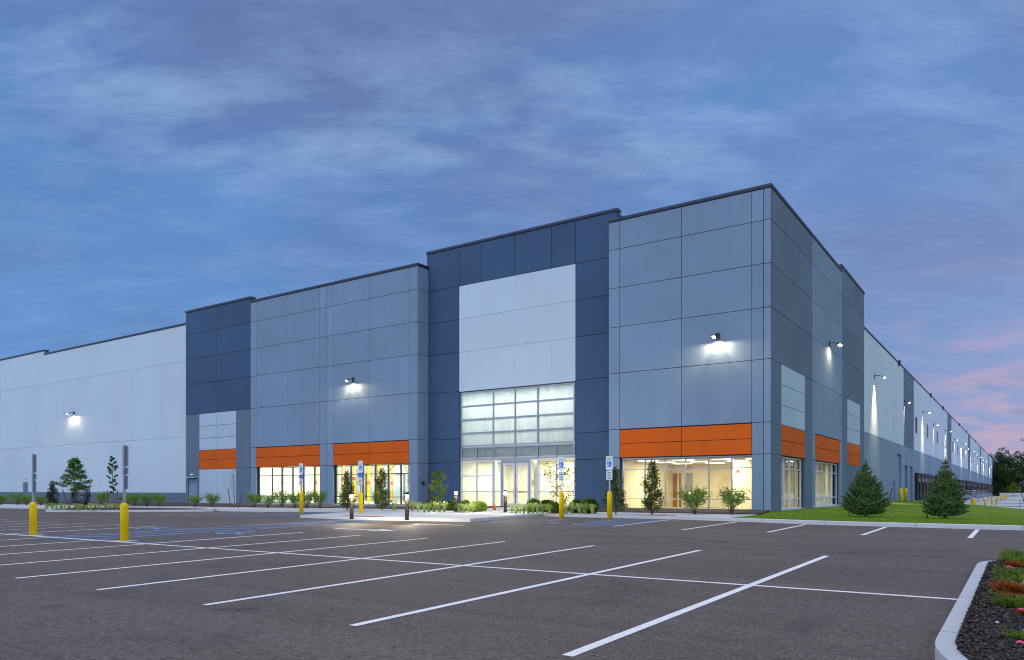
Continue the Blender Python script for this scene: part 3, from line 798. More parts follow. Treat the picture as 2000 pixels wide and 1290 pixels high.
def lamps(pts, sx, sy_, z, mat='panel_lamp'):
    for x, y in pts:
        mb = MB(); mb.box(x-sx/2, x+sx/2, y-sy_/2, y+sy_/2, z-.03, z-.004); mb.build('ceiling_lamp', M[mat], W)
# office at the corner
ox0, ox1 = X(1189)+.3, XC-.45
mb = MB(); CH = 3.32
mb.box(ox0-.1, ox0, D+.42, 48.5, FL, CH); mb.box(ox0, -14.3, 48.5, 48.6, FL, CH); mb.box(-14.3, -14.2, 48.6, 56, FL, CH); mb.box(-14.3, ox1, 56, 56.1, FL, CH)
xa = FX(1430, 44.3)
mb.box(xa, ox1, 44.2, 44.4, FL, CH)
mb.build('interior_wall', M['room'], W)
mb = MB(); mb.box(ox0, ox1, D+.41, 56, FL-.12, FL); mb.build('interior_floor', M['floor_in'], W)
mb = MB(); mb.box(ox0, ox1, D+.41, 56, CH, CH+.1); mb.build('interior_ceiling', M['ceiling'], W)
lamps([(x, y) for x in (-18.4,-16.2,-13.9,-12) for y in (41.4,44.0 if True else 0,46.8) if not (x > -13 and 43.5 < y < 45)], 1.1, .5, CH)
for x, y, p in ((-17.6,43.5,210),(-14.4,43.0,190),(-12.5,47.5,130),(-12.4,53,110),(-12.2,42.2,10)): area('office_light', x, y, CH-.06, 1.2, 1.2, p)
def fdoor(px0, px1, Y, z1, mat, lab=None, mold='white_alu'):
    a, b = FX(px0, Y), FX(px1, Y)
    mb = MB(); mb.box(a, b, Y-.05, Y-.003, FL, z1); d_ = tag(mb.build('interior_door', M[mat], W), lab)
    mb = MB(); mb.box(b-.18, b-.08, Y-.1, Y-.05, 1.35, 1.42); mb.build('handle', M['alu'], d_)
fdoor(1256,1283,48.5,2.75,'wood','oak interior door'); fdoor(1312,1323,48.5,2.72,'wood','oak interior door'); fdoor(1327,1331,48.5,2.72,'wood'); fdoor(1338,1353,48.5,2.72,'door_grey','grey interior door')
# glazed partition
px_ = FX(1376, 46.3)
mb = MB(); pa = Vector((xa, 44.3)); pb = Vector((-14.25, 48.5))
for k in range(5):
    t = k/4; q = pa.lerp(pb, t); mb.box(q.x-.05, q.x+.05, q.y-.05, q.y+.05, FL, CH)
for z in (FL+.05, 2.75, CH-.05): mb.tube([(pa.x, pa.y, z), (pb.x, pb.y, z)], .04, 4)
mb.build('partition_frame', M['dark_alu'], W)
mb = MB(); mb.box(FX(1439,44.2), FX(1443.5,44.2), 44.14, 44.197, 2.62, 2.80); tag(mb.build('fire_alarm', M['red'], W), 'small red fire alarm on the office wall')
mb = MB(); mb.box(FX(1461.5,44.2), FX(1464.5,44.2), 44.15, 44.197, 1.5, 1.66); mb.build('thermostat', M['white_alu'], W)
mb = MB(); ex = FX(1340,48.4); mb.box(ex, ex+.35, 48.4, 48.46, 2.95, 3.15); mb.build('exit_sign', M['red'], W)
# entrance lobby
lx0, lx1 = cu[0]-.1, X(1189)-.0
room(lx0, cu[4]+.3, YC+.3, 46.8, .42, 3.63, 'room_white', 'floor_grey', 'ceiling')
mb = MB(); q = FX(967, 43.4); mb.box(q-.12, q+.12, 43.3, 43.5, .42, 3.63); mb.box(FX(1044,43), FX(1050,43), 42.9, 43.1, .42, 3.63); mb.box(FX(1056,45), cu[4]+.3, 45.0, 45.1, .42, 3.63)
mb.build('interior_wall', M['room'], W)
lamps([(x, y) for x in (-30.5,-27.5,-24.5) for y in (43,45.4)], 1.1, .5, 3.63)
for x, p in ((-30,230),(-26.6,260),(-23.4,230)): area('lobby_light', x, 43.6, 3.56, 1.4, 1.6, p, (1,.90,.68))
for px0, py0, w_, h_, m_, nm in ((917,952,.30,.38,'red','wall_notice'),(919,978,.32,.22,'door_grey','wall_outlet'),(1038,949,.35,.45,'door_grey','wall_notice')):
    Y_ = 46.7 if px0 < 1000 else 46.7
    x = FX(px0, Y_); z = ZF(px0, py0, Y_); mb = MB(); mb.box(x, x+w_, Y_-.0, Y_+.06, z, z+h_); mb.build(nm, M[m_], W)
# light box behind the frosted glazing
room(lx0, cu[4]+.3, YC+.3, 43.4, 3.78, 8.32, 'sign_white', 'floor_grey', 'sign_white')
area('upper_lobby_light', (cu[0]+cu[4])/2, 42.2, 8.15, 9, 1.2, 290, (1,1,.97))
# warehouse hall behind the left windows
hx0, hx1 = X(489.5)-8, lb[-1]-.5
room(hx0, hx1, D+.42, 60, FL, 8.9, 'room_white', 'floor_grey', 'room_white')
mb = MB(); mb.box(hx0, hx1, 59.9, 59.97, FL, 1.9); mb.build('wainscot', M['sign_white'], W)
for k, px in enumerate((530,560,600,640,676,716,760,790)):
    x = FX(px, 59.8); mb = MB(); mb.box(x-.06, x, 59.7, 59.9, FL, 3.3); mb.box(x-1.7, x, 59.7, 59.9, 3.3, 3.38); mb.build('door_frame', M['sign_ink'], W)
cols = [(534.5,52,.3,0),(551.5,44,.2,0),(590,47,.3,1),(617.5,46,.2,0),(644,50,.3,0),(670,46,.27,1),(691.5,46.5,.25,1),(707,47.5,.2,1),(720,50,.28,0),(737.5,43.5,.24,0),(744,52,.22,0),(733,54,.2,1),(799,41.5,.2,0),(765,56,.25,0)]
for px, Y_, w_, rd in cols:
    x = FX(px, Y_); mb = MB(); w_ *= .72; mb.box(x-w_/2, x+w_/2, Y_-w_/2, Y_+w_/2, FL, 8.9); c_ = tag(mb.build('steel_column', M['yellow'], W), 'yellow steel column inside')
    mb = MB(); zz = 2.1+.35*rd; mb.box(x-w_/2-.01, x+w_/2+.01, Y_-w_/2-.01, Y_+w_/2+.01, zz, zz+.28); mb.build('band', M['red'], c_)
mb = MB(); q = FX(744, 44); mb.tube([(q, 44, 2.2), (q+2.6, 44, 4.6)], .09, 6); q = FX(800, 41.6); mb.tube([(q, 41.6, 2.6), (q-1.6, 42.4, 4.2)], .07, 6); mb.build('brace', M['yellow'], W)
for k in range(5):
    for j in range(3):
        x = hx0+5+k*6; y = 43+j*6; mb = MB(); mb.box(x-1.2, x+1.2, y-.2, y+.2, 8.55, 8.62); mb.build('ceiling_lamp', M['shop_lamp'], W)
area('hall_light', hx1-3, 45, 8.4, 3, 5, 900, (1,.97,.86))
for x in (hx0+6, hx0+15, hx0+24): area('hall_light', x, 47, 8.4, 6, 8, 2400, (1,.98,.9))

# ------------------------------------------------------------------ wall lamps
def wall_light(px, py, face, arm=.55, energy=60, label='', group='front wall lamps', long=False, size=174, headn=1, tilt=0):
    if face.k == 'F':
        x = FX(px, face.p-.35); z = ZF(px, py, face.p-.35); y = face.p; out = Vector((0,-1,0)); side = Vector((1,0,0))
    else:
        y = SY(px, face.p+arm*.6); z = EYE+(HZ-py)/F*(face.p+arm*.6)/comp(px)[0]; x = face.p; out = Vector((1,0,0)); side = Vector((0,1,0))
    t = thing('wall_light', label, 'wall lamp', (x, y, z), 0, group)
    mb = MB()
    def bx(mb, c, s_, o_, zz):
        # box around c measured along side, out and up
        h = []
        for a in (-1,1):
            for b in (-1,1):
                for e in (-1,1): h.append(c+side*a*s_+out*b*o_+Vector((0,0,e*zz)))
        xs2 = [q.x for q in h]; ys2 = [q.y for q in h]; zs2 = [q.z for q in h]
        mb.box(min(xs2), max(xs2), min(ys2), max(ys2), min(zs2), max(zs2))
    bx(mb, out*.03+Vector((0,0,.15)), .09, .03, .16)
    mb.tube([out*.04+Vector((0,0,.2)), out*(arm*.6)+Vector((0,0,.18)), out*arm+Vector((0,0,.08))], .03, 6)
    mb.build('arm', M['fixture'], t)
    for k in range(headn):
        sx = (k-(headn-1)/2)*.55
        c = out*(arm+.1)+side*sx
        hd = MB(); tl = R(35)
        # tilted flood head: a flat box leaning outward, lens on its underside
        u = side; v = (out*math.cos(tl)+Vector((0,0,math.sin(tl)))); w_ = u.cross(v).normalized()
        if w_.z > 0: w_ = -w_
        def pt(a, b, e): return c+u*a+v*b+w_*e
        def obox(m_, a, b, e0, e1):
            i = len(m_.v); m_.v += [tuple(pt(sa*a, sb*b, ee)) for ee in (e0, e1) for sa, sb in ((-1,-1),(1,-1),(1,1),(-1,1))]
            for f in ((0,3,2,1),(4,5,6,7),(0,1,5,4),(1,2,6,5),(2,3,7,6),(3,0,4,7)): m_.f.append(tuple(i+q for q in f))
        obox(hd, .11, .12, -.04, .035); obox(hd, .06, .06, -.08, -.04)
        if headn > 1: hd.tube([out*arm+Vector((0,0,.05)), c], .025, 5)
        h_ = hd.build('lamp_head', M['fixture'], t)
        ln = MB(); obox(ln, .08, .085, .037, .043); ln.build('lens', M['lens'], h_)
    L = bpy.data.lights.new('wall_spot', 'SPOT'); L.energy = energy; L.color = (1,.76,.44); L.spot_size = R(size); L.spot_blend = 1.0; L.specular_factor = 0; L.shadow_soft_size = .05
    o = bpy.data.objects.new('wall_spot', L); C.objects.link(o); o.parent = t
    o.location = out*(.3 if face.k == 'F' else arm*.62)+Vector((0,0,-.10))
    dvec = (-out*(.02 if face.k == 'F' else .16)+Vector((0,0,-1))).normalized()
    o.rotation_euler = dvec.to_track_quat('-Z', 'Y').to_euler()
    if face.k == 'F':                     # two extra spots, added to widen the lamp's wash sideways along the wall
        for sg in (-1, 1):
            L2 = bpy.data.lights.new('wall_spot', 'SPOT'); L2.energy = energy*1.1; L2.color = L.color; L2.spot_size = R(62); L2.spot_blend = .8; L2.specular_factor = 0; L2.shadow_soft_size = .04
            o2 = bpy.data.objects.new('wall_spot', L2); C.objects.link(o2); o2.parent = t; o2.location = out*.3+Vector((0,0,-.10))
            o2.rotation_euler = (side*sg-out*.16+Vector((0,0,-.62))).normalized().to_track_quat('-Z', 'Y').to_euler()
    return t
wall_light(138.5, 809.5, Wh, energy=190, label='lit flood lamp on the far left white wall')
wall_light(683.5, 744.7, Fr, energy=210, label='lit flood lamp on the grey wall left of the entrance')
wall_light(1398.4, 660, Fr, energy=210, label='lit flood lamp high above the corner office window')
wall_light(1630, 675, Sd, energy=260, label='lit twin lamp on the grey side wall near the corner', group='side wall lamps', headn=2)
hi = [(1718,738,'on the first white bay'),(1809,807,'between the louver and the first narrow window'),(1852,843,'at the second slate stripe'),(1882,867.5,'in the third white bay'),(1900,882,'past the third stripe'),(1913,893.7,'before the fourth stripe'),(1924,902.4,'past the fourth stripe'),(1935,911,'by the fifth stripe')]
for px, py, s in hi:
    wall_light(px, py, Lg, arm=.7, energy=7000, label='long arm twin flood lamp '+s, group='side wall lamps', headn=2, size=62)
lo = [(1771,787,'on the first slate stripe'),(1827,831,'beside the second narrow window'),(1867,860,'above the fourth narrow window'),(1889,877,'before the third stripe'),(1906,889,'in the middle of the fourth bay'),(1918.5,899,'just past the fourth stripe')]
for px, py, s in lo:
    wall_light(px, py, Lg, arm=.4, energy=1100, label='short arm lit lamp '+s, group='side wall lamps', headn=2, size=55)
mb = MB(); t = thing('security_camera', 'small black camera on the return wall beside the entrance', 'camera', (lb[-1], 40.0, ZF(830,942,40)))
mb.box(0,.12,-.06,.06,-.05,.05); mb.build('bracket', M['black'], t); mb = MB(); mb.lathe([(.001,-.22),(.07,-.2),(.1,-.13),(.1,-.05)], (.12,0,0), 10); mb.build('dome', M['black'], t)
for nm, x, y, z, lab in (('door_lamp', (dx0+dx1)/2, D, 2.95, 'small white lamp over the grey exit door'), ('door_lamp', (pd0+pd1)/2, D+.12, 2.95, 'small lamp over the door in the white wall')):
    t = thing(nm, lab, 'lamp', (x, y, z)); mb = MB(); mb.box(-.16,.16,-.12,0,-.05,.09); mb.build('housing', M['white_alu'], t); mb = MB(); mb.box(-.13,.13,-.1,-.02,-.07,-.05); mb.build('lens', M['sign_white'], t)

# ------------------------------------------------------------------ light bollards, sign posts
def light_bollard(px, py, label, dz=.14, e=330):
    x, y = GP(px, py, dz); z = G(x, y)+dz
    t = thing('light_bollard', label, 'light bollard', (x, y, z), 0, 'lit bollards round the entrance plaza')
    mb = MB(); mb.lathe([(.10,0),(.10,.03),(.085,.035),(.085,.92)], n=16); mb.build('post', M['bronze'], t, True)
    mb = MB(); mb.lathe([(.085,1.07),(.095,1.075),(.095,1.13),(.06,1.16)], n=16)
    for k in range(4):
        a = k*PI/2+.4; mb.tube([(.078*math.cos(a), .078*math.sin(a), .92), (.078*math.cos(a), .078*math.sin(a), 1.08)], .008, 4)
    mb.build('cap', M['bronze'], t, True)
    mb = MB(); mb.tube([(0,0,.925),(0,0,1.065)], .07, 14, False); mb.build('lens', M['bollard_lens'], t, True)
    L = bpy.data.lights.new('bollard_glow', 'POINT'); L.energy = e; L.color = (1,.84,.58); L.shadow_soft_size = .04; L.specular_factor = 0
    o = bpy.data.objects.new('bollard_glow', L); C.objects.link(o); o.parent = t; o.location = (0,0,1.0)
    return t
light_bollard(687, 1014, 'lit bronze bollard at the left front of the plaza')
light_bollard(795, 1016, 'lit bronze bollard at the right front of the plaza')
light_bollard(891, 1000, 'lit bronze bollard among grass tufts left of the doors', .17)
light_bollard(987, 1001, 'lit bronze bollard standing right before the glass doors', .15)

def lettering(txt, x, z, s, parent, mat='sign_green', y=-.012):
    c = bpy.data.curves.new('lettering', 'FONT'); c.body = txt; c.size = s; c.align_x = 'CENTER'; c.extrude = .001
    c.materials.append(M[mat]); q = bpy.data.objects.new('lettering', c); o = bpy.data.objects.new('lettering', bpy.data.meshes.new_from_object(q)); bpy.data.objects.remove(q); C.objects.link(o); o.parent = parent
    o.location = (x, y, z); o.rotation_euler = (PI/2, 0, 0); return o
def plate(w, h, z0, mat, parent, y=-.055, th=.006, name='sign_board'):
    mb = MB(); r = .03; pts = []
    for cx_, cz_, a0 in ((w/2-r, h-r, 0), (-w/2+r, h-r, 90), (-w/2+r, r, 180), (w/2-r, r, 270)):
        for k in range(4):
            a = R(a0+k*30); pts.append((cx_+r*math.cos(a), z0+cz_+r*math.sin(a)))
    n = len(pts); mb.v = [(p[0], y-th, p[1]) for p in pts]+[(p[0], y, p[1]) for p in pts]
    mb.f = [tuple(range(n)), tuple(range(2*n-1, n-1, -1))]+[(i, i+n, (i+1) % n+n, (i+1) % n) for i in range(n)]
    return mb.build(name, M[mat], parent)
def sign_post(px, py, label, back=False, blue=False, top=2.75, dz=.01):
    x, y = GP(px, py, dz); z = G(x, y)+dz
    t = thing('accessible_parking_sign', label, 'parking sign', (x, y, z), PI if back else 0, 'accessible parking signs on yellow bollards')
    mb = MB(); mb.lathe([(.115,-.2),(.115,1.02),(.105,1.07),(.075,1.11),(.035,1.13)], n=18); mb.build('bollard', M['yellow_post'], t, True)
    mb = MB(); mb.box(-.03,.03,-.03,.03,1.1,top+.02); mb.build('post', M['galv'], t)
    face = 'sign_white'
    b = plate(.34, .62, top-.62, 'sign_white', t, -.035)
    lettering('RESERVED', 0, top-.115, .062, b, y=-.044); lettering('PARKING', 0, top-.20, .068, b, y=-.044)
    mb = MB(); mb.box(-.10,.10,-.045,-.0415,top-.50,top-.25); mb.build('symbol_panel', M['sign_blue'], b)
    mb = MB()
    for k, poly in enumerate(SYM): mb.quad(*[((p.x-.5)*.2, -.046-k*.0004, top-.49+p.y*.22) for p in poly])
    mb.build('accessible_symbol', M['sign_white'], b)
    z1 = top-.66
    if blue:
        b2 = plate(.34, .20, z1-.20, 'sign_blue' if not back else 'sign_white', t, -.035); 
        lettering('VAN ACCESSIBLE', 0, z1-.12, .038, b2, 'sign_white', y=-.044); z1 -= .23
    b3 = plate(.30, .42, z1-.42, 'sign_white', t, -.035)
    mb = MB()
    for k, wv in enumerate((.20,.24,.16,.22,.18)): mb.box(-wv/2, wv/2, -.044, -.0415, z1-.09-k*.075, z1-.055-k*.075)
    mb.build('lettering', M['sign_ink'], b3)
    if back:
        for z0_, z1_ in ((top-.61, top-.01), (z1-.41, z1-.01)):
            pass
        mb = MB()
        for q in (top-.56, top-.08, z1-.36, z1-.06): mb.box(-.02,.02,-.036,-.032,q-.012,q+.012)
        mb.box(-.165,.165,-.034,-.030,top-.61,top-.01); mb.box(-.145,.145,-.034,-.030,z1-.41,z1-.01)
        if blue: mb.box(-.165,.165,-.034,-.030,z1+.035,z1+.225)
        mb.build('sign_back', M['sign_grey'], t)
    return t
sign_post(65, 1045, 'back of a grey parking sign on the far left yellow bollard', True, True)
sign_post(243, 1056, 'back of a tall grey parking sign on the second big yellow bollard', True, True, 2.85)
sign_post(589, 999.5, 'blue and white parking sign before the left window of the grey block', False, True, 2.8, .12)
sign_post(705, 1003, 'blue and white parking sign between two dark holly shrubs', False, True, 2.8, .12)
sign_post(1097, 1008.5, 'white parking sign before the sparse bush right of the doors', False, False, 2.72, .12)
sign_post(1191, 1009, 'white parking sign at the left edge of the corner block', False, False, 2.72, .12)
for px, py in ((72,1046),(248,1057)):      # pale concrete footings
    x, y = GP(px-6, py); slab('footing', [(x-.32,y-.28),(x+.32,y-.28),(x+.32,y+.28),(x-.32,y+.28)], .006, M['concrete'], skirt=.02)

# ------------------------------------------------------------------ plants
def rv(r): 
    while True:
        v = Vector((r.uniform(-1,1), r.uniform(-1,1), r.uniform(-1,1)))
        if .05 < v.length < 1: return v.normalized()
def parts(name, cat, stem, fol, smat, fmat, smooth=False):
    t = thing(name, None, cat, (0,0,-500))
    if stem and stem.v: stem.build('stem', M[smat], t, True)
    fol.build('foliage', M[fmat], t)
    return t
def make_shrub(seed, w=1.2, h=1.05, n=1250, ls=.08, stems=11, fmat='leaf_fresh', name='leafy_shrub', trunk=False):
    r = random.Random(seed); st = MB(); fo = MB()
    for k in range(stems):
        a = 2*PI*k/stems+r.uniform(-.4,.4); reach = w/2*r.uniform(.45,1); hh = h*r.uniform(.65,1)
        p0 = Vector((r.uniform(-.04,.04), r.uniform(-.04,.04), 0)); p3 = Vector((math.cos(a)*reach, math.sin(a)*reach, hh))
        p1 = p0.lerp(p3, .4)+Vector((0,0,hh*.12)); 
        pts = [p0, p1, p0.lerp(p3,.75)+Vector((0,0,hh*.05)), p3]; st.tube(pts, [.014,.011,.007,.003], 5)
        m = n//stems
        for q in range(m):
            t = r.uniform(.22,1.0)**.8
            i = min(2, int(t*3)); c = pts[i].lerp(pts[i+1], t*3-i)
            off = rv(r)*r.uniform(.02,.21)*(w/1.2); p = c+off
            if p.z < .05: p.z = .05+r.random()*.1
            d = (off.normalized()+Vector((0,0,.5))+rv(r)*.5).normalized()
            fo.leafq(p, d, rv(r), ls*r.uniform(.7,1.25), ls*.55)
    return parts(name, 'shrub', st, fo, 'twig', fmat)
def make_cone(seed, w=.95, h=1.9, n=2600, ls=.08, fmat='leaf_deep', name='holly_shrub', flat_top=.08):
    r = random.Random(seed); st = MB(); fo = MB()
    st.tube([(0,0,0),(0,0,h*.5),(0,0,h*.92)], [.03,.02,.005], 6)
    nb = 64
    for k in range(nb):
        z = h*(.06+.92*(k/nb)**1.1); rad = w/2*(1-z/h)**.75*(.62+.5*r.random())+.03
        if z < h*.15: rad *= .85
        a = r.random()*2*PI; p1 = Vector((math.cos(a)*rad, math.sin(a)*rad, z+rad*.45))
        st.tube([(0,0,z*.92),tuple(p1)], [.008,.003], 4)
        m = int(n/nb*(.4+1.1*rad/(w/2)))
        for q in range(m):
            t = r.uniform(.15,1.05)**.7; c = Vector((0,0,z*.92)).lerp(p1, t); off = rv(r)*r.uniform(.01,.11)
            fo.leafq(c+off, (off.normalized()+Vector((math.cos(a),math.sin(a),.6))*.5+rv(r)*.4).normalized(), rv(r), ls*r.uniform(.7,1.2), ls*.5)
    return parts(name, 'shrub', st, fo, 'twig', fmat)
def make_ball(seed, rad=.27, n=2600, fmat='leaf_deep', name='boxwood', ls=.075):
    r = random.Random(seed); fo = MB(); st = MB()
    for k in range(7):
        a = k*.9; st.tube([(0,0,0),(math.cos(a)*rad*.5, math.sin(a)*rad*.5, rad*.9)], [.012,.004], 4)
    for k in range(n):
        v = rv(r); q = rad*r.uniform(.35,1)**.4*r.choice((1,1,1.02,1.12,1.25)); p = Vector((v.x*q*1.1, v.y*q*1.1, rad*.95+v.z*q*.95))
        if p.z < .02: continue
        fo.leafq(p, (v+rv(r)*.6).normalized(), rv(r), ls*r.uniform(.7,1.3), ls*.55)
    return parts(name, 'shrub', st, fo, 'twig', fmat)
def make_tuft(seed, n=36, h=.44, w=.62, mat='blade'):
    r = random.Random(seed); mb = MB()
    for k in range(n):
        a = r.random()*2*PI; L = h*r.uniform(.6,1.15); rr = w/2*r.uniform(.2,1.1); wd = .013
        d = Vector((math.cos(a), math.sin(a), 0)); s = Vector((-d.y, d.x, 0))*wd
        b = Vector((r.uniform(-.05,.05), r.uniform(-.05,.05), 0))
        pts = [b, b+d*rr*.35+Vector((0,0,L*.65)), b+d*rr*.75+Vector((0,0,L*.9)), b+d*rr*1.15+Vector((0,0,L*.62))]
        i = len(mb.v)
        for q, p in enumerate(pts):
            ww = s*(1-.25*q); mb.v += [tuple(p-ww), tuple(p+ww)]
        for q in range(3): mb.f.append((i+2*q, i+2*q+1, i+2*q+3, i+2*q+2))
    o = mb.build('grass_clump', M[mat]); o.location = (0,0,-500); return o
def make_tree(seed, h=4.6, cw=2.3, clear=1.3, n=5200, ls=.13, mat='leaf_tree', name='young_tree', nb=22, layered=True, dense=1.0, tr=.035, taper=.8):
    r = random.Random(seed); tk = MB(); fo = MB(); br = MB()
    pts = [(0,0,-.1)]; x = y = 0
    for k in range(1, 8):
        x += r.uniform(-.03,.03); y += r.uniform(-.03,.03); pts.append((x, y, h*.95*k/7))
    tk.tube(pts, [tr*(1-.13*k) for k in range(8)], 8)
    for k in range(nb):
        t = k/(nb-1); z = clear+(h*.93-clear)*t
        i = min(6, int(z/(h*.95)*7)); f = z/(h*.95)*7-i; c = Vector(pts[i]).lerp(Vector(pts[i+1]), min(1,f))
        prof = (.12+.95*(1-t)**.8) if layered else math.sin((.12+.8*t)*PI)
        L = cw/2*prof*r.uniform(.75,1.1); a = k*2.4+r.uniform(-.3,.3)
        rise = (.35 if layered else 1.6)
        e = c+Vector((math.cos(a)*L, math.sin(a)*L, L*rise*r.uniform(.3,1)))
        mpt = c.lerp(e, .5)+Vector((0,0,L*.12)); br.tube([tuple(c), tuple(mpt), tuple(e)], [tr*.4,tr*.25,.004], 5)
        subs = [(c.lerp(e, q), L*.42*(1.1-q*.6)) for q in (.35,.55,.75,.95)]
        for sp, sl in subs:
            for s_ in (-1,1):
                aa = a+s_*r.uniform(.5,1.0); se = sp+Vector((math.cos(aa)*sl, math.sin(aa)*sl, sl*r.uniform(-.1,.35)))
                br.tube([tuple(sp), tuple(se)], [.006,.003], 4)
                m = int(n/(nb*8)*dense)
                for q in range(m):
                    p = sp.lerp(se, r.uniform(.1,1.15))+Vector((r.gauss(0,.09), r.gauss(0,.09), r.gauss(0,.08)))*(cw/2.6)
                    d = (Vector((math.cos(aa),math.sin(aa),-.25))+rv(r)*.7).normalized()
                    fo.leafq(p, d, Vector((0,0,1))+rv(r)*1.0, ls*r.uniform(.7,1.2), ls*.6)
    t = thing(name, None, 'tree', (0,0,-500)); tk.build('trunk', M['bark'], t, True)
    if n: fo.build('crown', M[mat], t)
    br.build('branches', M['bark'] if n else M['twig'], t)
    return t
def make_spruce(seed, h=2.4, w=2.0):
    r = random.Random(seed); tk = MB(); nd = MB(); br = MB()
    tk.tube([(0,0,-.1),(0,0,h*.6),(0,0,h)], [.05,.03,.008], 8)
    def needles(a, b, dens=1.0, nl=.045):
        L = (b-a).length; d = (b-a).normalized(); m = max(4, int(L/.008*dens))
        for q in range(m):
            p = a.lerp(b, (q+r.random())/m); s = d.orthogonal().normalized(); s.rotate(Matrix.Rotation(r.random()*2*PI, 3, d))
            e = (s+d*.7+Vector((0,0,.25))).normalized(); u = e.cross(d).normalized()*.009
            i = len(nd.v); nd.v += [tuple(p-u), tuple(p+u), tuple(p+e*nl*r.uniform(.8,1.3))]; nd.f.append((i, i+1, i+2))
    nw = 24
    for k in range(nw):
        t = k/(nw-1); z = h*(.05+.89*t); base = w/2*min(1, (1-t)*1.13)**.95*(1.0 if k > 1 else .86)+.04
        cnt = 17 if t < .55 else (11 if t < .8 else 6)
        for q in range(cnt):
            a = 2*PI*(q+r.uniform(-.25,.25))/cnt+k*1.3; L = base*r.uniform(.55,1.10)
            up = .15+.55*t
            d0 = Vector((math.cos(a), math.sin(a), 0)); s0 = Vector((0,0,z+r.uniform(-.03,.03)))
            p1 = s0+d0*L*.55+Vector((0,0,L*up*.30)); p2 = s0+d0*L+Vector((0,0,L*(up*.75+.12)))
            br.tube([tuple(s0), tuple(p1), tuple(p2)], [.012,.008,.003], 4)
            needles(s0.lerp(p1,.4), p1, .7); needles(p1, p2, 1.0)
            ns = max(2, int(L/.085))
            for s_ in range(ns):
                f = .3+.65*(s_+.5)/ns; c = (s0.lerp(p1, f/.55) if f < .55 else p1.lerp(p2, (f-.55)/.45))
                sl = L*.42*(1.15-f)*r.uniform(.8,1.2)+.05
                for sg in (-1,1):
                    aa = a+sg*r.uniform(.6,.95); e = c+Vector((math.cos(aa)*sl, math.sin(aa)*sl, sl*r.uniform(.02,.35)))
                    needles(c, e, .8)
    needles(Vector((0,0,h*.86)), Vector((0,0,h*1.03)), 1.6, .035)
    for q in range(4):
        a = q*PI/2; needles(Vector((0,0,h*.95)), Vector((.05*math.cos(a), .05*math.sin(a), h*1.0)), 1.2)
    t = thing('spruce_tree', None, 'tree', (0,0,-500)); tk.build('trunk', M['bark'], t, True); nd.build('crown', M['needle'], t); br.build('branches', M['bark'], t)
    return t
used = {}
def put(src, key, px, py, label, dz=.17, scale=1, rz=None, group=None, cat=None, zfun=None):
    """first use moves the source itself, later uses are copies"""
    x, y = GP(px, py, dz)
    z = G(x, y)+dz
    if zfun: 
        for _ in range(30):
            z = zfun(x, y); a, b = comp(px); t = (EYE-z)/((py-HZ)/F); x, y = a*t, b*t
    rz = random.uniform(0, 6.28) if rz is None else rz
    if key not in used:
        used[key] = 1; o = src; o.location = (x, y, z-.01); o.rotation_euler = (0,0,rz); o.scale = scale if isinstance(scale, tuple) else (scale,)*3
        o['label'] = label
        if group: o['group'] = group
        if o.type == 'MESH': o['category'] = cat or 'grass clump'
    else:
        o = dup(src, (x, y, z-.01), rz, label, scale, group)
    if group is None and 'group' in o: del o['group']
    return o
sh = [make_shrub(s, 1.25, 1.0) for s in (1,2,3)]
ho = [make_cone(s) for s in (1,2)]
GS = 'leafy shrubs along the front wall'
rowL = [(3,986.5,'at the very left edge of the bed'),(35,986.5,'left of the first big sign bollard'),(52,986.8,'touching the first big sign bollard'),(80,987,'right of the first big sign bollard'),
        (200,988,'left of the slender staked tree'),(247,988.5,'behind the second big sign bollard'),(263,988.7,'right of the second big sign bollard'),(287,989,'second last before the dark block'),(312,989.3,'last before the dark block'),
        (382,990.5,'below the exit door'),(414,990.8,'below the pale inset panel, left of the bare sapling'),
        (497,991.5,'at the left end of the lit hall window'),(524,991.8,'second under the lit hall window'),(551,992,'third under the lit hall window'),(577,992.2,'fourth under the lit hall window, behind the bollard'),(600,992.4,'fifth under the lit hall window'),(625,992.6,'against the grey pier between the two hall windows')]
for i, (px, py, s) in enumerate(rowL):
    put(sh[i % 3], 'sh%d' % (i % 3), px, py, 'fresh green leafy shrub '+s, scale=(random.uniform(.9,1.12), 1, random.uniform(.88,1.12)) , group=GS)
put(sh[0], 'sh0', 1357, 1004, 'broad open leafy shrub under the corner office window', scale=(1.35,1.2,1.25), group=GS)
put(sh[1], 'sh1', 1429, 1004.5, 'rounder leafy shrub at the right end of the corner office window', scale=1.15, group=GS)
GH = 'tall dark hollies by the windows'
put(ho[0], 'ho0', 679, 996, 'dark cone holly left of the sign before the hall window', scale=(1.2,1.2,1.22), group=GH)
put(ho[1], 'ho1', 746, 997, 'dark cone holly in the right hall window, behind the front bollards', scale=(1.25,1.25,1.27), group=GH)
put(ho[1], 'ho1', 1203, 1004, 'dark holly at the left edge of the corner block', scale=(1.2,1.2,1.18), rz=1, group=GH)
put(ho[0], 'ho0', 1273, 1005, 'dark cone holly in front of the office door', scale=(1.25,1.25,1.32), rz=3, group=GH)
br_ = make_cone(5, .95, 1.6, 2600, .075, 'leaf_mix', 'bronze_holly'); put(br_, 'br', 103, 993.5, 'brown green cone shrub left of the staked tree on the far island', scale=(1.0,1.0,1.22))
rd_ = make_ball(8, .5, 2200, 'leaf_brown', 'copper_shrub', .07); put(rd_, 'rd', 158, 992.5, 'dark copper shrub behind the staked leafy tree', scale=(1,1,1.7))
bx_ = [make_ball(s) for s in (1,2)]
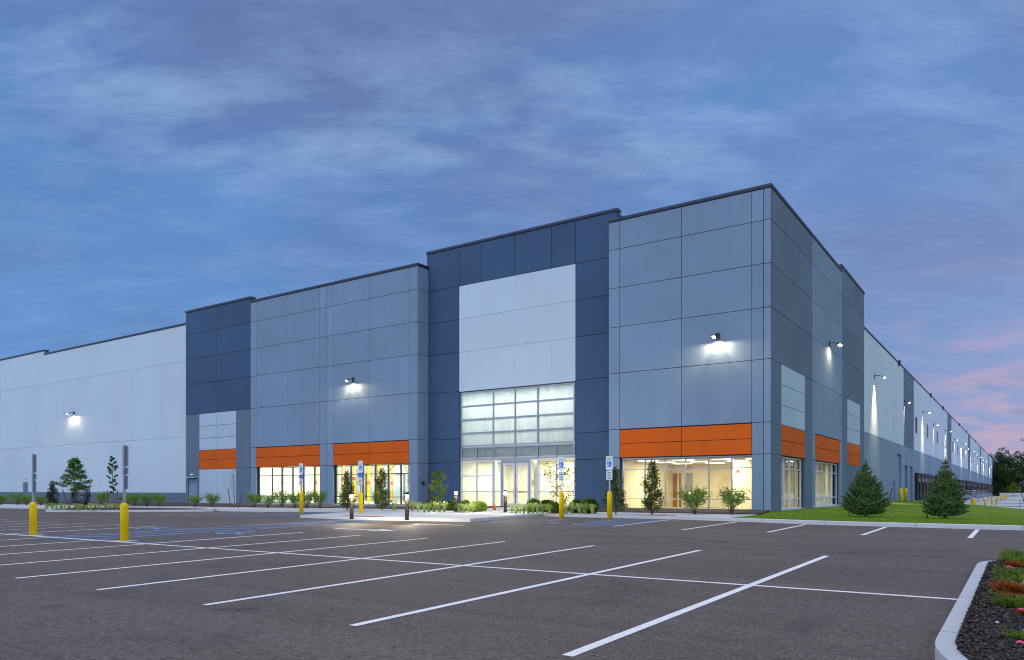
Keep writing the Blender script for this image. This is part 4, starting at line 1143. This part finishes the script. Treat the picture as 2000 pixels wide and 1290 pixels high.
for i, (px, py, s, lab) in enumerate(((842,996,1,'left of the warm leaved bush'),(882,997,1,'behind the third lit bollard'),(909,997.5,1,'under the lobby window, right of the third bollard'),(1043,999,1.15,'just right of the glass doors'),(1068,999.5,1.1,'left of the sparse bush'),(1127,1001,1.15,'on the dark wall, left one of two'),(1152,1002,1.25,'on the dark wall, right one of two'))):
    put(bx_[i % 2], 'bx%d' % (i % 2), px, py, 'dark round boxwood '+lab, scale=s, group='round boxwoods by the entrance')
cf_ = make_ball(14, .27, 2200, 'leaf_fresh', 'spreading_yew', .08); put(cf_, 'cf', 934, 998.5, 'low spreading green yew under the lobby window', scale=(1.6,1.3,.95))
cf2 = put(cf_, 'cf', 1083, 1001, 'low spreading green yew at the foot of the sparse bush', scale=(1.3,1.2,.8))
wt = make_tree(21, 2.15, .95, .2, 2400, .085, 'leaf_gold', 'lit_bush', 20, False, tr=.02); put(wt, 'wt', 857, 996, 'yellow green upright bush lit by the third bollard', scale=1.05)
wt['category'] = 'bush'
sp_ = make_tree(23, 2.3, 1.7, .2, 1500, .085, 'leaf_deep', 'sparse_bush', 20, False, tr=.025); put(sp_, 'sp', 1094, 1001, 'sparse bare stemmed bush before the bright lobby window', scale=1.0); sp_['category'] = 'bush'
tr_ = make_tree(31, 3.8, 2.0, 1.3, 2700, .15, 'leaf_tree', 'young_tree', 26, True, tr=.04, taper=1.0); put(tr_, 'tr', 146, 993.5, 'staked young tree with a wide layered crown on the far island', scale=(.95,.95,.97))
sl_ = make_tree(33, 3.9, .60, 1.1, 2600, .085, 'leaf_tree', 'slender_tree', 22, False, tr=.035); put(sl_, 'sl', 222, 993.0, 'slender staked tree with a narrow crown on the far island', scale=(1,1,.98))
ba_ = make_tree(35, 2.9, .6, .7, 0, .1, 'leaf_deep', 'bare_sapling', 18, False, tr=.03); put(ba_, 'ba', 458, 992, 'bare leafless sapling between two stakes', scale=(1,1,.95))
def stake(px0, py0, px1, py1, label, dz=.17, r=.028, zfun=None):
    x, y = GP(px1, py1, dz); z = G(x, y)+dz
    if zfun:
        for _ in range(30):
            z = zfun(x, y); a, b = comp(px1); t = (EYE-z)/((py1-HZ)/F); x, y = a*t, b*t
    a, b = comp(px1); t = x/a if abs(a) > .1 else y/b
    a2, b2 = comp(px0); tx, ty = a2*t, b2*t; tz = EYE+(HZ-py0)/F*t
    mb = MB(); mb.tube([(-(tx-x)*.08, -(ty-y)*.08, -.12), (tx-x, ty-y, tz-z)], r, 6)
    o = mb.build('tree_stake', M['stake'], loc=(x, y, z)); tag(o, label, 'stake', 'wooden tree stakes'); return o
stake(122,956,134,991,'dark stake leaning left of the wide crowned tree'); stake(176,956,167,990,'dark stake leaning right of the wide crowned tree')
stake(210,958,212,990,'stake left of the slender tree'); stake(230,958,226,990,'stake right of the slender tree')
stake(446,956,451,992,'stake left of the bare sapling'); stake(474,960,466,992,'stake right of the bare sapling')
s1 = make_spruce(1, 2.45, 2.0); put(s1, 's1', 1691, 1010, 'plump dark green spruce, the nearer to the side windows', scale=(1,1,1), zfun=LZ)
s2 = make_spruce(5, 2.5, 1.75); put(s2, 's2', 1847, 1014, 'dark green spruce on the right of the lawn', zfun=LZ)
stake(1743,953,1734,985,'dark stake right of the plump spruce', zfun=LZ, r=.04); stake(1657,996,1660,1011,'short brown stake left of the plump spruce', zfun=LZ); stake(1799,957,1812,1013,'long dark stake left of the right hand spruce', zfun=LZ, r=.03)
stake(1990,945,2001,985,'grey leaning stake at the right border of the lawn', zfun=LZ, r=.06)
tu = [make_tuft(s) for s in (1,2,3)]
tufts = [(px, 999.5+(px-830)*.012, 'left of the doors') for px in (829,838,848,858,868,898,906,916,925)]+[(px, 1002+(px-1000)*.012, 'right of the doors') for px in (1000,1008,1016,1024,1032,1041,1050,1060,1074,1106,1118,1132,1141,1158)]+[(770,997,'under the hall window'),(796,998,'on the pier'),(806,998,'on the pier'),(816,998.5,'on the pier')]
for i, (px, py, s) in enumerate(tufts):
    put(tu[i % 3], 'tu%d' % (i % 3), px, py, 'light green striped grass clump in the bed '+s, scale=random.uniform(.9,1.35), group='striped grass clumps '+s)
for i in range(19):
    px = 93+i*8.6+random.uniform(-2,2)
    py = 996.6-abs(i-7)*.18+random.uniform(-1.3,.5)
    if i > 15: py = 994.5
    put(tu[i % 3], 'tu%d' % (i % 3), px, py, 'yellow green grass clump edging the far island', scale=random.uniform(.8,1.25), group='grass clumps on the far island')
for px, py, lab in ((966,996.5,'small red marker at the foot of the doors'),(1158,1002.5,'small red marker in the bed right of the doors')):
    x, y = GP(px, py, .17); t = thing('marker', lab, 'marker', (x, y, G(x,y)+.16)); mb = MB(); mb.lathe([(.07,0),(.07,.12),(.09,.12),(.09,.16),(.05,.2),(.05,.27),(.02,.3)], n=10); mb.build('body', M['red'], t, True)

# junipers on the near island
def make_juniper(seed, L=.8, w=.6, mat='juniper', n=26, sub=9):
    r = random.Random(seed); mb = MB()
    def scale_leaves(a, b, dens=1):
        m = max(3, int((b-a).length/.006*dens)); d = (b-a).normalized()
        for q in range(m):
            p = a.lerp(b, (q+r.random())/m); e = (d*.9+rv(r)*.75).normalized(); u = e.cross(rv(r)).normalized()*.009
            i = len(mb.v); mb.v += [tuple(p-u), tuple(p+u), tuple(p+e*.03)]; mb.f.append((i, i+1, i+2))
    for k in range(n):
        a = r.uniform(-.5,.5)*w*2.2/L if w < L else r.random()*2*PI
        ll = L*r.uniform(.5,1); d = Vector((math.cos(a), math.sin(a), r.uniform(.02,.30))); s0 = Vector((0, r.uniform(-.5,.5)*w*.35, .02))
        e = s0+d*ll; scale_leaves(s0.lerp(e,.3), e, 1.2)
        for q in range(sub):
            f = .2+.8*q/sub; c = s0.lerp(e, f); aa = a+(1 if q % 2 else -1)*r.uniform(.4,.8); sl = ll*.32*(1.2-f)
            scale_leaves(c, c+Vector((math.cos(aa)*sl, math.sin(aa)*sl, r.uniform(0,.10)+sl*.25)), 1)
    o = mb.build('juniper', M[mat]); o.location = (0,0,-500); return o
jg = make_juniper(1, .75, .9, n=30); jd = make_juniper(2, .75, .45, 'juniper_dead', 24); jb = make_juniper(3, .4, .4, 'juniper_blue', 16)
jun = [(jg,'jg',2022,1094,3.0,.8,'taller green juniper at the top right border of the near island'),(jd,'jd',2010,1138,3.0,.36,'short rusty juniper tip inside the second green juniper'),(jg,'jg',2026,1146,3.3,.7,'green juniper at the right border beside the blue green sprig'),(jd,'jd',2016,1178,3.1,.5,'rusty juniper branch above the low green spray'),(jg,'jg',2012,1102,2.9,.72,'green creeping juniper at the top of the near island'),(jd,'jd',2014,1110,2.9,.55,'rust brown juniper branch among the upper greens'),(jg,'jg',2013,1130,3.2,.66,'green creeping juniper below the pink ribbon'),
       (jb,'jb',2003,1153,2.8,.62,'small blue green juniper sprig'),(jd,'jd',2022,1160,3.3,.75,'long rusty dead juniper branch in the middle of the near island'),(jg,'jg',2016,1188,3.15,.62,'low green juniper spray in the middle of the near island'),
       (jd,'jd',2020,1200,3.4,.28,'short rusty juniper tip by the second ribbon'),(jg,'jg',2012,1248,3.2,.30,'tiny green juniper sprig at the bottom right')]
for src, key, px, py, rz, s, lab in jun: put(src, key, px, py, lab, dz=.17, rz=rz, scale=s, group='creeping junipers', cat='juniper')
for px, py, lab, s in ((1974,1109,'pink ribbon tied below the top juniper',1.0),(1987,1180,'pink ribbon on the middle juniper',.6),(1999,1192,'pink ribbon at the right border',.8),(1997,1256,'pink ribbon loop at the bottom right',.75)):
    x, y = GP(px, py, .22); mb = MB(); r = random.Random(px)
    mb.tube([(-.06*s,0,.0), (-.045*s,.004,.018*s), (-.02*s,.006,.022*s), (.01*s,.002,.014*s), (.045*s,-.006,.006), (.06*s,-.012,0)], [.004*s,.014*s,.018*s,.010*s,.006*s,.002*s], 8)
    o = mb.build('ribbon', M['pink'], loc=(x, y, G(x,y)+.21)); tag(o, lab, 'ribbon')
rr = random.Random(9)
for k in range(14):
    x = rr.uniform(-.35,1.0); y = rr.uniform(7.7,12); mb = MB(); s = rr.uniform(.012,.022)
    mb.lathe([(.001,-s*.6),(s,-s*.2),(s*.9,s*.3),(.001,s*.6)], n=7); o = mb.build('pebble', M['bark'] if k % 2 else M['concrete'], loc=(x, y, G(x,y)+.18)); tag(o, 'small tan pebble lying on the black bark', 'pebble', 'pebbles on the black bark')

# ------------------------------------------------------------------ truck court furniture
def bollard_thing(x, y, z, h, label, r=.09, bands=True, group='yellow bollards of the truck court'):
    t = thing('yellow_bollard', label, 'bollard', (x, y, z), 0, group)
    mb = MB(); mb.lathe([(r,-.1),(r,h-.08),(r*.8,h-.03),(r*.35,h)], n=14); mb.build('body', M['yellow'], t, True)
    if bands:
        for q in (.45,.75): 
            mb = MB(); mb.lathe([(r+.004,h*q),(r+.004,h*q+.06)], n=14); mb.build('band', M['red'], t)
    return t
ords = ['nearest','second','third','fourth','fifth','sixth','seventh']
for k, px in enumerate((1924.7,1938,1947.8,1955,1960.2,1964.2,1967.4)):
    x = -3.75; y = SY(px, x) if px < 1990 else 200
    bollard_thing(x, y, court_z(x, y), 1.15, ords[k]+' banded yellow bollard in the row before the dock stairs', .13)
x = -4.6; y = SY(1902, x); t = bollard_thing(x, y, court_z(x,y)+.25, 1.0, 'wide yellow double bollard behind the lawn edge', .2)
bollard_thing(XL+.9, SY(1759.5, XL+.9), .30, 1.45, 'plain yellow bollard left of the pair by the tall door recess', .16, False, 'plain yellow bollards by the side doors')
bollard_thing(XL+.9, SY(1769, XL+.9), .30, 1.45, 'plain yellow bollard right of the pair by the tall door recess', .16, False, 'plain yellow bollards by the side doors')
def dock_stairs(y, label):
    z = court_z(XL, y); t = thing('dock_stairs', label, 'stairs', (XL, y, z), 0, 'galvanised dock stairs')
    top = 1.25; mb = MB(); mb.box(.02,1.6,0,1.5,top-.08,top)
    for k in range(7): mb.box(1.6+k*.3, 1.92+k*.3, 0, 1.5, top-.17*(k+1)-.03, top-.17*(k+1))
    mb.build('steps', M['galv'], t)
    mb = MB()
    for yy_ in (0,1.5):
        for dz_ in (.45,1.0): mb.tube([(.05,yy_,top+dz_),(1.6,yy_,top+dz_),(3.7,yy_,dz_)], .03, 5)
        for xx in (.05,1.6): mb.tube([(xx,yy_,0),(xx,yy_,top+1.0)], .03, 5)
        mb.tube([(3.7,yy_,0),(3.7,yy_,1.0)], .03, 5); mb.tube([(2.6,yy_,.5),(2.6,yy_,1.5)], .025, 5)
    mb.build('handrail', M['galv'], t); return t
for k, q in enumerate((20,44.5,69,93.5,118,142.5,167)):
    y = L_(1786)+q+.6
    if y < YE: dock_stairs(y, ords[k]+' set of galvanised stairs down from the dock wall')
def rail(pts, label, h=1.05, r=.025):
    t = thing('pipe_railing', label, 'railing', (pts[0][0], pts[0][1], pts[0][2]))
    o = Vector(pts[0]); n_ = 0
    for a, b in zip(pts, pts[1:]):
        A = Vector(a)-o; B = Vector(b)-o; L = (B-A).length; m = max(1, round(L/2.6))
        for k in range(m+(b == pts[-1])):
            p = A.lerp(B, k/m); mb = MB(); mb.tube([tuple(p), tuple(p+Vector((0,0,h)))], r, 6); mb.build('post', M['fixture'], t)
        mb = MB()
        for hh in (.35,.7,h): mb.tube([tuple(A+Vector((0,0,hh))), tuple(B+Vector((0,0,hh)))], r*.8, 5)
        mb.build('rail', M['fixture'], t)
    return t
rail([(XL+1.2, 85, .2), (-8.4, 97.0, 0.0)], 'dark pipe railing behind the first spruce')
rail([(-2.5, 97.5, -.55), (2.0, 99, -.6), (14, 101, -.6)], 'dark pipe railing at the far edge of the lawn')
mb = MB(); mb.box(-8, 90, 372, 373, -2, .3); mb.box(-6, 90, 355, 356, -1.6, -.5); tag(mb.build('retaining_wall', M['concrete']), 'low pale retaining wall before the woods', 'wall')

# woodland
def woods():
    r = random.Random(4); mb = MB(); tk = MB()
    spots = []
    for k in range(30):
        x = -22+k*4.2+r.uniform(-2,2); y = 385+r.uniform(0,22); spots.append((x, y, r.uniform(13.5,19)))
    spots += [(-7.5,390,21.5),(-4.5,394,20),(4,392,20.5),(8,396,21)]
    for x, y, h in spots:
        tk.tube([(x,y,-2),(x,y,h*.7)], [.35,.15], 6)
        for c in range(9):
            cc = Vector((x+r.uniform(-3.5,3.5), y-2+r.uniform(-2,2), r.uniform(-.5,4)))
            for q in range(110):
                u = rv(r); p = cc+u*2.0*r.uniform(.5,1.05); mb.leafq(p, (u+rv(r)*.7).normalized(), rv(r), r.uniform(.35,.75), .4)
        w = h*.30; nc = 26
        for c in range(nc):
            v = rv(r); rr_ = r.random()**.4
            cc = Vector((x+v.x*w*rr_, y+v.y*w*rr_, h*.52+v.z*h*.42*rr_)); cr = r.uniform(1.2,2.5)
            for q in range(150):
                u = rv(r); p = cc+u*cr*r.uniform(.6,1.05); p.z = max(p.z, -1)
                mb.leafq(p, (u+rv(r)*.7).normalized(), rv(r), r.uniform(.35,.75), .4)
    t = tag(mb.build('woods', M['woods']), 'dark green woods behind the truck court', kind='stuff')
    tk.build('trunks', M['bark'], t)
woods()
yt = make_tree(41, 6.5, 4.5, 1.6, 5200, .34, 'leaf_gold', 'light_tree', 22, True, tr=.08); a, b = comp(1979.5)
t_ = 295; yt.location = (a*t_, b*t_, EYE+(HZ-969.5)/F*t_); yt.scale = (.85,.85,.8); yt['label'] = 'small light green tree standing before the dark woods'
# overhanging pine branch reaching in from the right
def pine():
    r = random.Random(2); t = thing('pine_tree', 'dark pine just out of frame reaching a branch in from the right', 'tree')
    a, b = comp(2035); T = 62; x, y = a*T, b*T; z = .0; t.location = (x, y, z)
    tk = MB(); tk.tube([(0,0,-.5),(0,0,4),(0,0,8.5)], [.16,.12,.03], 8); tk.build('trunk', M['bark'], t, True)
    nd = MB(); bs = MB()
    for k in range(30):
        zz = 1.5+7*k/30; L = 2.0*(1-.75*k/30)*r.uniform(.75,1.05); an = k*2.4
        s0 = Vector((0,0,zz)); e = s0+Vector((math.cos(an)*L, math.sin(an)*L, L*.25)); bs.tube([tuple(s0), tuple(e)], [.035,.01], 5)
        for q in range(170):
            f = r.uniform(.15,1.08); p = s0.lerp(e, f)+rv(r)*r.uniform(0,.30)*(1.2-f*.6); d = (rv(r)+Vector((math.cos(an),math.sin(an),.3))).normalized()
            nd.leafq(p, d, rv(r), r.uniform(.14,.24), .03)
    nd.build('crown', M['needle'], t); bs.build('branches', M['bark'], t)
pine()

# ------------------------------------------------------------------ light, sky, camera
sc = bpy.context.scene
w = bpy.data.worlds.new('World'); sc.world = w; w.use_nodes = True
n = w.node_tree.nodes; l = w.node_tree.links
for x in list(n): n.remove(x)
out = n.new('ShaderNodeOutputWorld')
tc = n.new('ShaderNodeTexCoord'); gen = tc.outputs['Generated']
sep = n.new('ShaderNodeSeparateXYZ'); l.new(gen, sep.inputs[0]); dx, dy, dzz = sep.outputs
mm = lambda op, a, b=None, c=None, clamp=False: mathn(n, l, op, a, b, c, clamp)
# clouds lie on a high plane: project the view direction on it
den = mm('MAXIMUM', mm('ADD', dzz, .20), .05)
cb = n.new('ShaderNodeCombineXYZ'); l.new(mm('DIVIDE', dx, den), cb.inputs[0]); l.new(mm('DIVIDE', dy, den), cb.inputs[1])
def mapped(scale, rot=0, loc=(0,0,0)):
    mp = n.new('ShaderNodeMapping'); mp.inputs['Scale'].default_value = scale; mp.inputs['Rotation'].default_value = (0,0,rot); mp.inputs['Location'].default_value = loc
    l.new(cb.outputs[0], mp.inputs['Vector']); return mp.outputs[0]
uu = mm('DIVIDE', mm('ADD', mm('MULTIPLY', dx, UX[0]), mm('MULTIPLY', dy, UY[0])), den)
vv = mm('DIVIDE', mm('ADD', mm('MULTIPLY', dx, UX[1]), mm('MULTIPLY', dy, UY[1])), den)
cu_ = n.new('ShaderNodeCombineXYZ'); l.new(uu, cu_.inputs[0]); l.new(vv, cu_.inputs[1])
def mapped2(scale, rot=0, loc=(0,0,0)):
    mp = n.new('ShaderNodeMapping'); mp.inputs['Scale'].default_value = scale; mp.inputs['Rotation'].default_value = (0,0,rot); mp.inputs['Location'].default_value = loc
    l.new(cu_.outputs[0], mp.inputs['Vector']); return mp.outputs[0]
big = noise(n, l, mapped2((1.1,1.6,1), R(16), (2.2,1.1,0)), 1.1, 5, .5, .2)
wisp = noise(n, l, mapped2((1.6,3.4,1), R(16), (1.3,4.2,0)), 1.5, 9, .66, .2)
wisp2 = noise(n, l, mapped2((3.2,6.0,1), R(28), (7.3,.2,0)), 1.7, 8, .64, .3)
rightness = n.new('ShaderNodeMapRange'); rightness.interpolation_type = 'SMOOTHSTEP'; l.new(dx, rightness.inputs[0]); rightness.inputs[1].default_value = -.85; rightness.inputs[2].default_value = .05
rgt = rightness.outputs[0]
elev = n.new('ShaderNodeMapRange'); l.new(dzz, elev.inputs[0]); elev.inputs[1].default_value = .0; elev.inputs[2].default_value = .55
el = elev.outputs[0]
SK_LOW = (.118,.30,.66); SK_HIGH = (.088,.215,.49)
blue = mixc(n, l, el, SK_LOW, SK_HIGH)
blue = mixc(n, l, mm('MULTIPLY', rgt, .35), blue, (.17,.25,.50))
grey = mixc(n, l, rgt, (.110,.180,.40), (.165,.192,.375))
c1 = mixc(n, l, mm('MULTIPLY', ramp(n, l, big, .30, .62), mm('MULTIPLY_ADD', el, .9, .15, clamp=True)), blue, grey)
band = mm('POWER', 2.718, mm('MULTIPLY', mm('POWER', mm('DIVIDE', mm('SUBTRACT', dzz, .43), .085), 2), -1))
wf = mm('MULTIPLY', ramp(n, l, wisp, .46, .74), mm('MULTIPLY_ADD', band, .62, .20))
c1 = mixc(n, l, wf, c1, (.28,.44,.72))
c1 = mixc(n, l, mm('MULTIPLY', ramp(n, l, wisp2, .46, .76), .30), c1, (.25,.36,.64))
# dusk glow low in the right of the view
rz_ = n.new('ShaderNodeMapRange'); rz_.interpolation_type = 'SMOOTHSTEP'; l.new(dx, rz_.inputs[0]); rz_.inputs[1].default_value = -.34; rz_.inputs[2].default_value = .14
lowz = n.new('ShaderNodeMapRange'); lowz.interpolation_type = 'SMOOTHSTEP'; l.new(dzz, lowz.inputs[0]); lowz.inputs[1].default_value = .30; lowz.inputs[2].default_value = .02
fr = n.new('ShaderNodeMapRange'); l.new(dy, fr.inputs[0]); fr.inputs[1].default_value = 0; fr.inputs[2].default_value = .3
glow = mm('MULTIPLY', mm('MULTIPLY', rz_.outputs[0], lowz.outputs[0]), fr.outputs[0])
c1 = mixc(n, l, mm('MULTIPLY', glow, .8), c1, (.34,.34,.53))
pk = noise(n, l, mapped2((2.4,2.6,1), R(4), (.4,2.2,0)), 1.5, 6, .6, .3)
pkm = mm('MULTIPLY', mm('MULTIPLY', glow, ramp(n, l, pk, .44, .62)), .80)
c1 = mixc(n, l, pkm, c1, (.60,.36,.46))
gyc = noise(n, l, mapped2((2.2,3.0,1), R(4), (5.4,8.2,0)), 1.5, 5, .6, .3)
c1 = mixc(n, l, mm('MULTIPLY', mm('MULTIPLY', glow, ramp(n, l, gyc, .56, .66)), .7), c1, (.20,.24,.40))
# unseen sky behind and to the right, brightness added to light the walls
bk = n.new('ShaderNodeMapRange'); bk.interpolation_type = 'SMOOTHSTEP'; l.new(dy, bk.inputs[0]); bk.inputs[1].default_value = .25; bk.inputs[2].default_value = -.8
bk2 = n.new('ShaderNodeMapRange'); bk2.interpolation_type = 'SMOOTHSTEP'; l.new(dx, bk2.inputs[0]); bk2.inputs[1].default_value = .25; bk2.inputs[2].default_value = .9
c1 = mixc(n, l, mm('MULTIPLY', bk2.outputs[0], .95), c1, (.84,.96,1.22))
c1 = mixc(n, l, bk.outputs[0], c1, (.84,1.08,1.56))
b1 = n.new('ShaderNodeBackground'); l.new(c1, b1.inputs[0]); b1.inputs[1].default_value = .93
sky = n.new('ShaderNodeTexSky'); sky.sky_type = 'NISHITA'; sky.sun_disc = False
SUN_EL, SUN_AZ = 9, 200            # low sun behind the camera, already veiled
sky.sun_elevation = R(SUN_EL); sky.sun_rotation = R(SUN_AZ)
b2 = n.new('ShaderNodeBackground'); l.new(sky.outputs[0], b2.inputs[0]); b2.inputs[1].default_value = .05*.15
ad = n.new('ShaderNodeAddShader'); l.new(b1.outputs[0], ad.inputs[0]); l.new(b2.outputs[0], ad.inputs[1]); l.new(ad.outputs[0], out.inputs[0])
S = bpy.data.lights.new('sun', 'SUN'); S.energy = .75; S.angle = R(40); S.color = (1,.90,.80)
so = bpy.data.objects.new('sun', S); C.objects.link(so)
az = R(SUN_AZ); dirv = Vector((math.sin(az)*math.cos(R(62)), math.cos(az)*math.cos(R(62)), math.sin(R(62))))
so.rotation_euler = (-dirv).to_track_quat('-Z', 'Y').to_euler()

cam = bpy.data.cameras.new('camera'); co = bpy.data.objects.new('camera', cam); C.objects.link(co)
cam.sensor_width = 36; cam.sensor_fit = 'HORIZONTAL'; cam.lens = F/2000*36; cam.shift_y = (HZ-645)/2000; cam.clip_end = 8000; cam.clip_start = .1
co.location = (0, 0, EYE); co.rotation_euler = (PI/2, 0, math.asin(UY[0]))
sc.camera = co
sc.view_settings.view_transform = 'Standard'; sc.view_settings.look = 'None'; sc.view_settings.exposure = .18; sc.view_settings.gamma = 1
sc.render.engine = 'CYCLES'; sc.cycles.use_denoising = True; sc.cycles.filter_width = 1.05
sc.cycles.max_bounces = 6; sc.cycles.diffuse_bounces = 3; sc.cycles.glossy_bounces = 3; sc.cycles.transparent_max_bounces = 12
sc.cycles.sample_clamp_indirect = 4; sc.cycles.caustics_reflective = False; sc.cycles.caustics_refractive = False
# anything left unplaced below ground is removed
for o in list(bpy.data.objects):
    if o.parent is None and o.location.z < -400:
        for ch in list(o.children): bpy.data.objects.remove(ch)
        bpy.data.objects.remove(o)
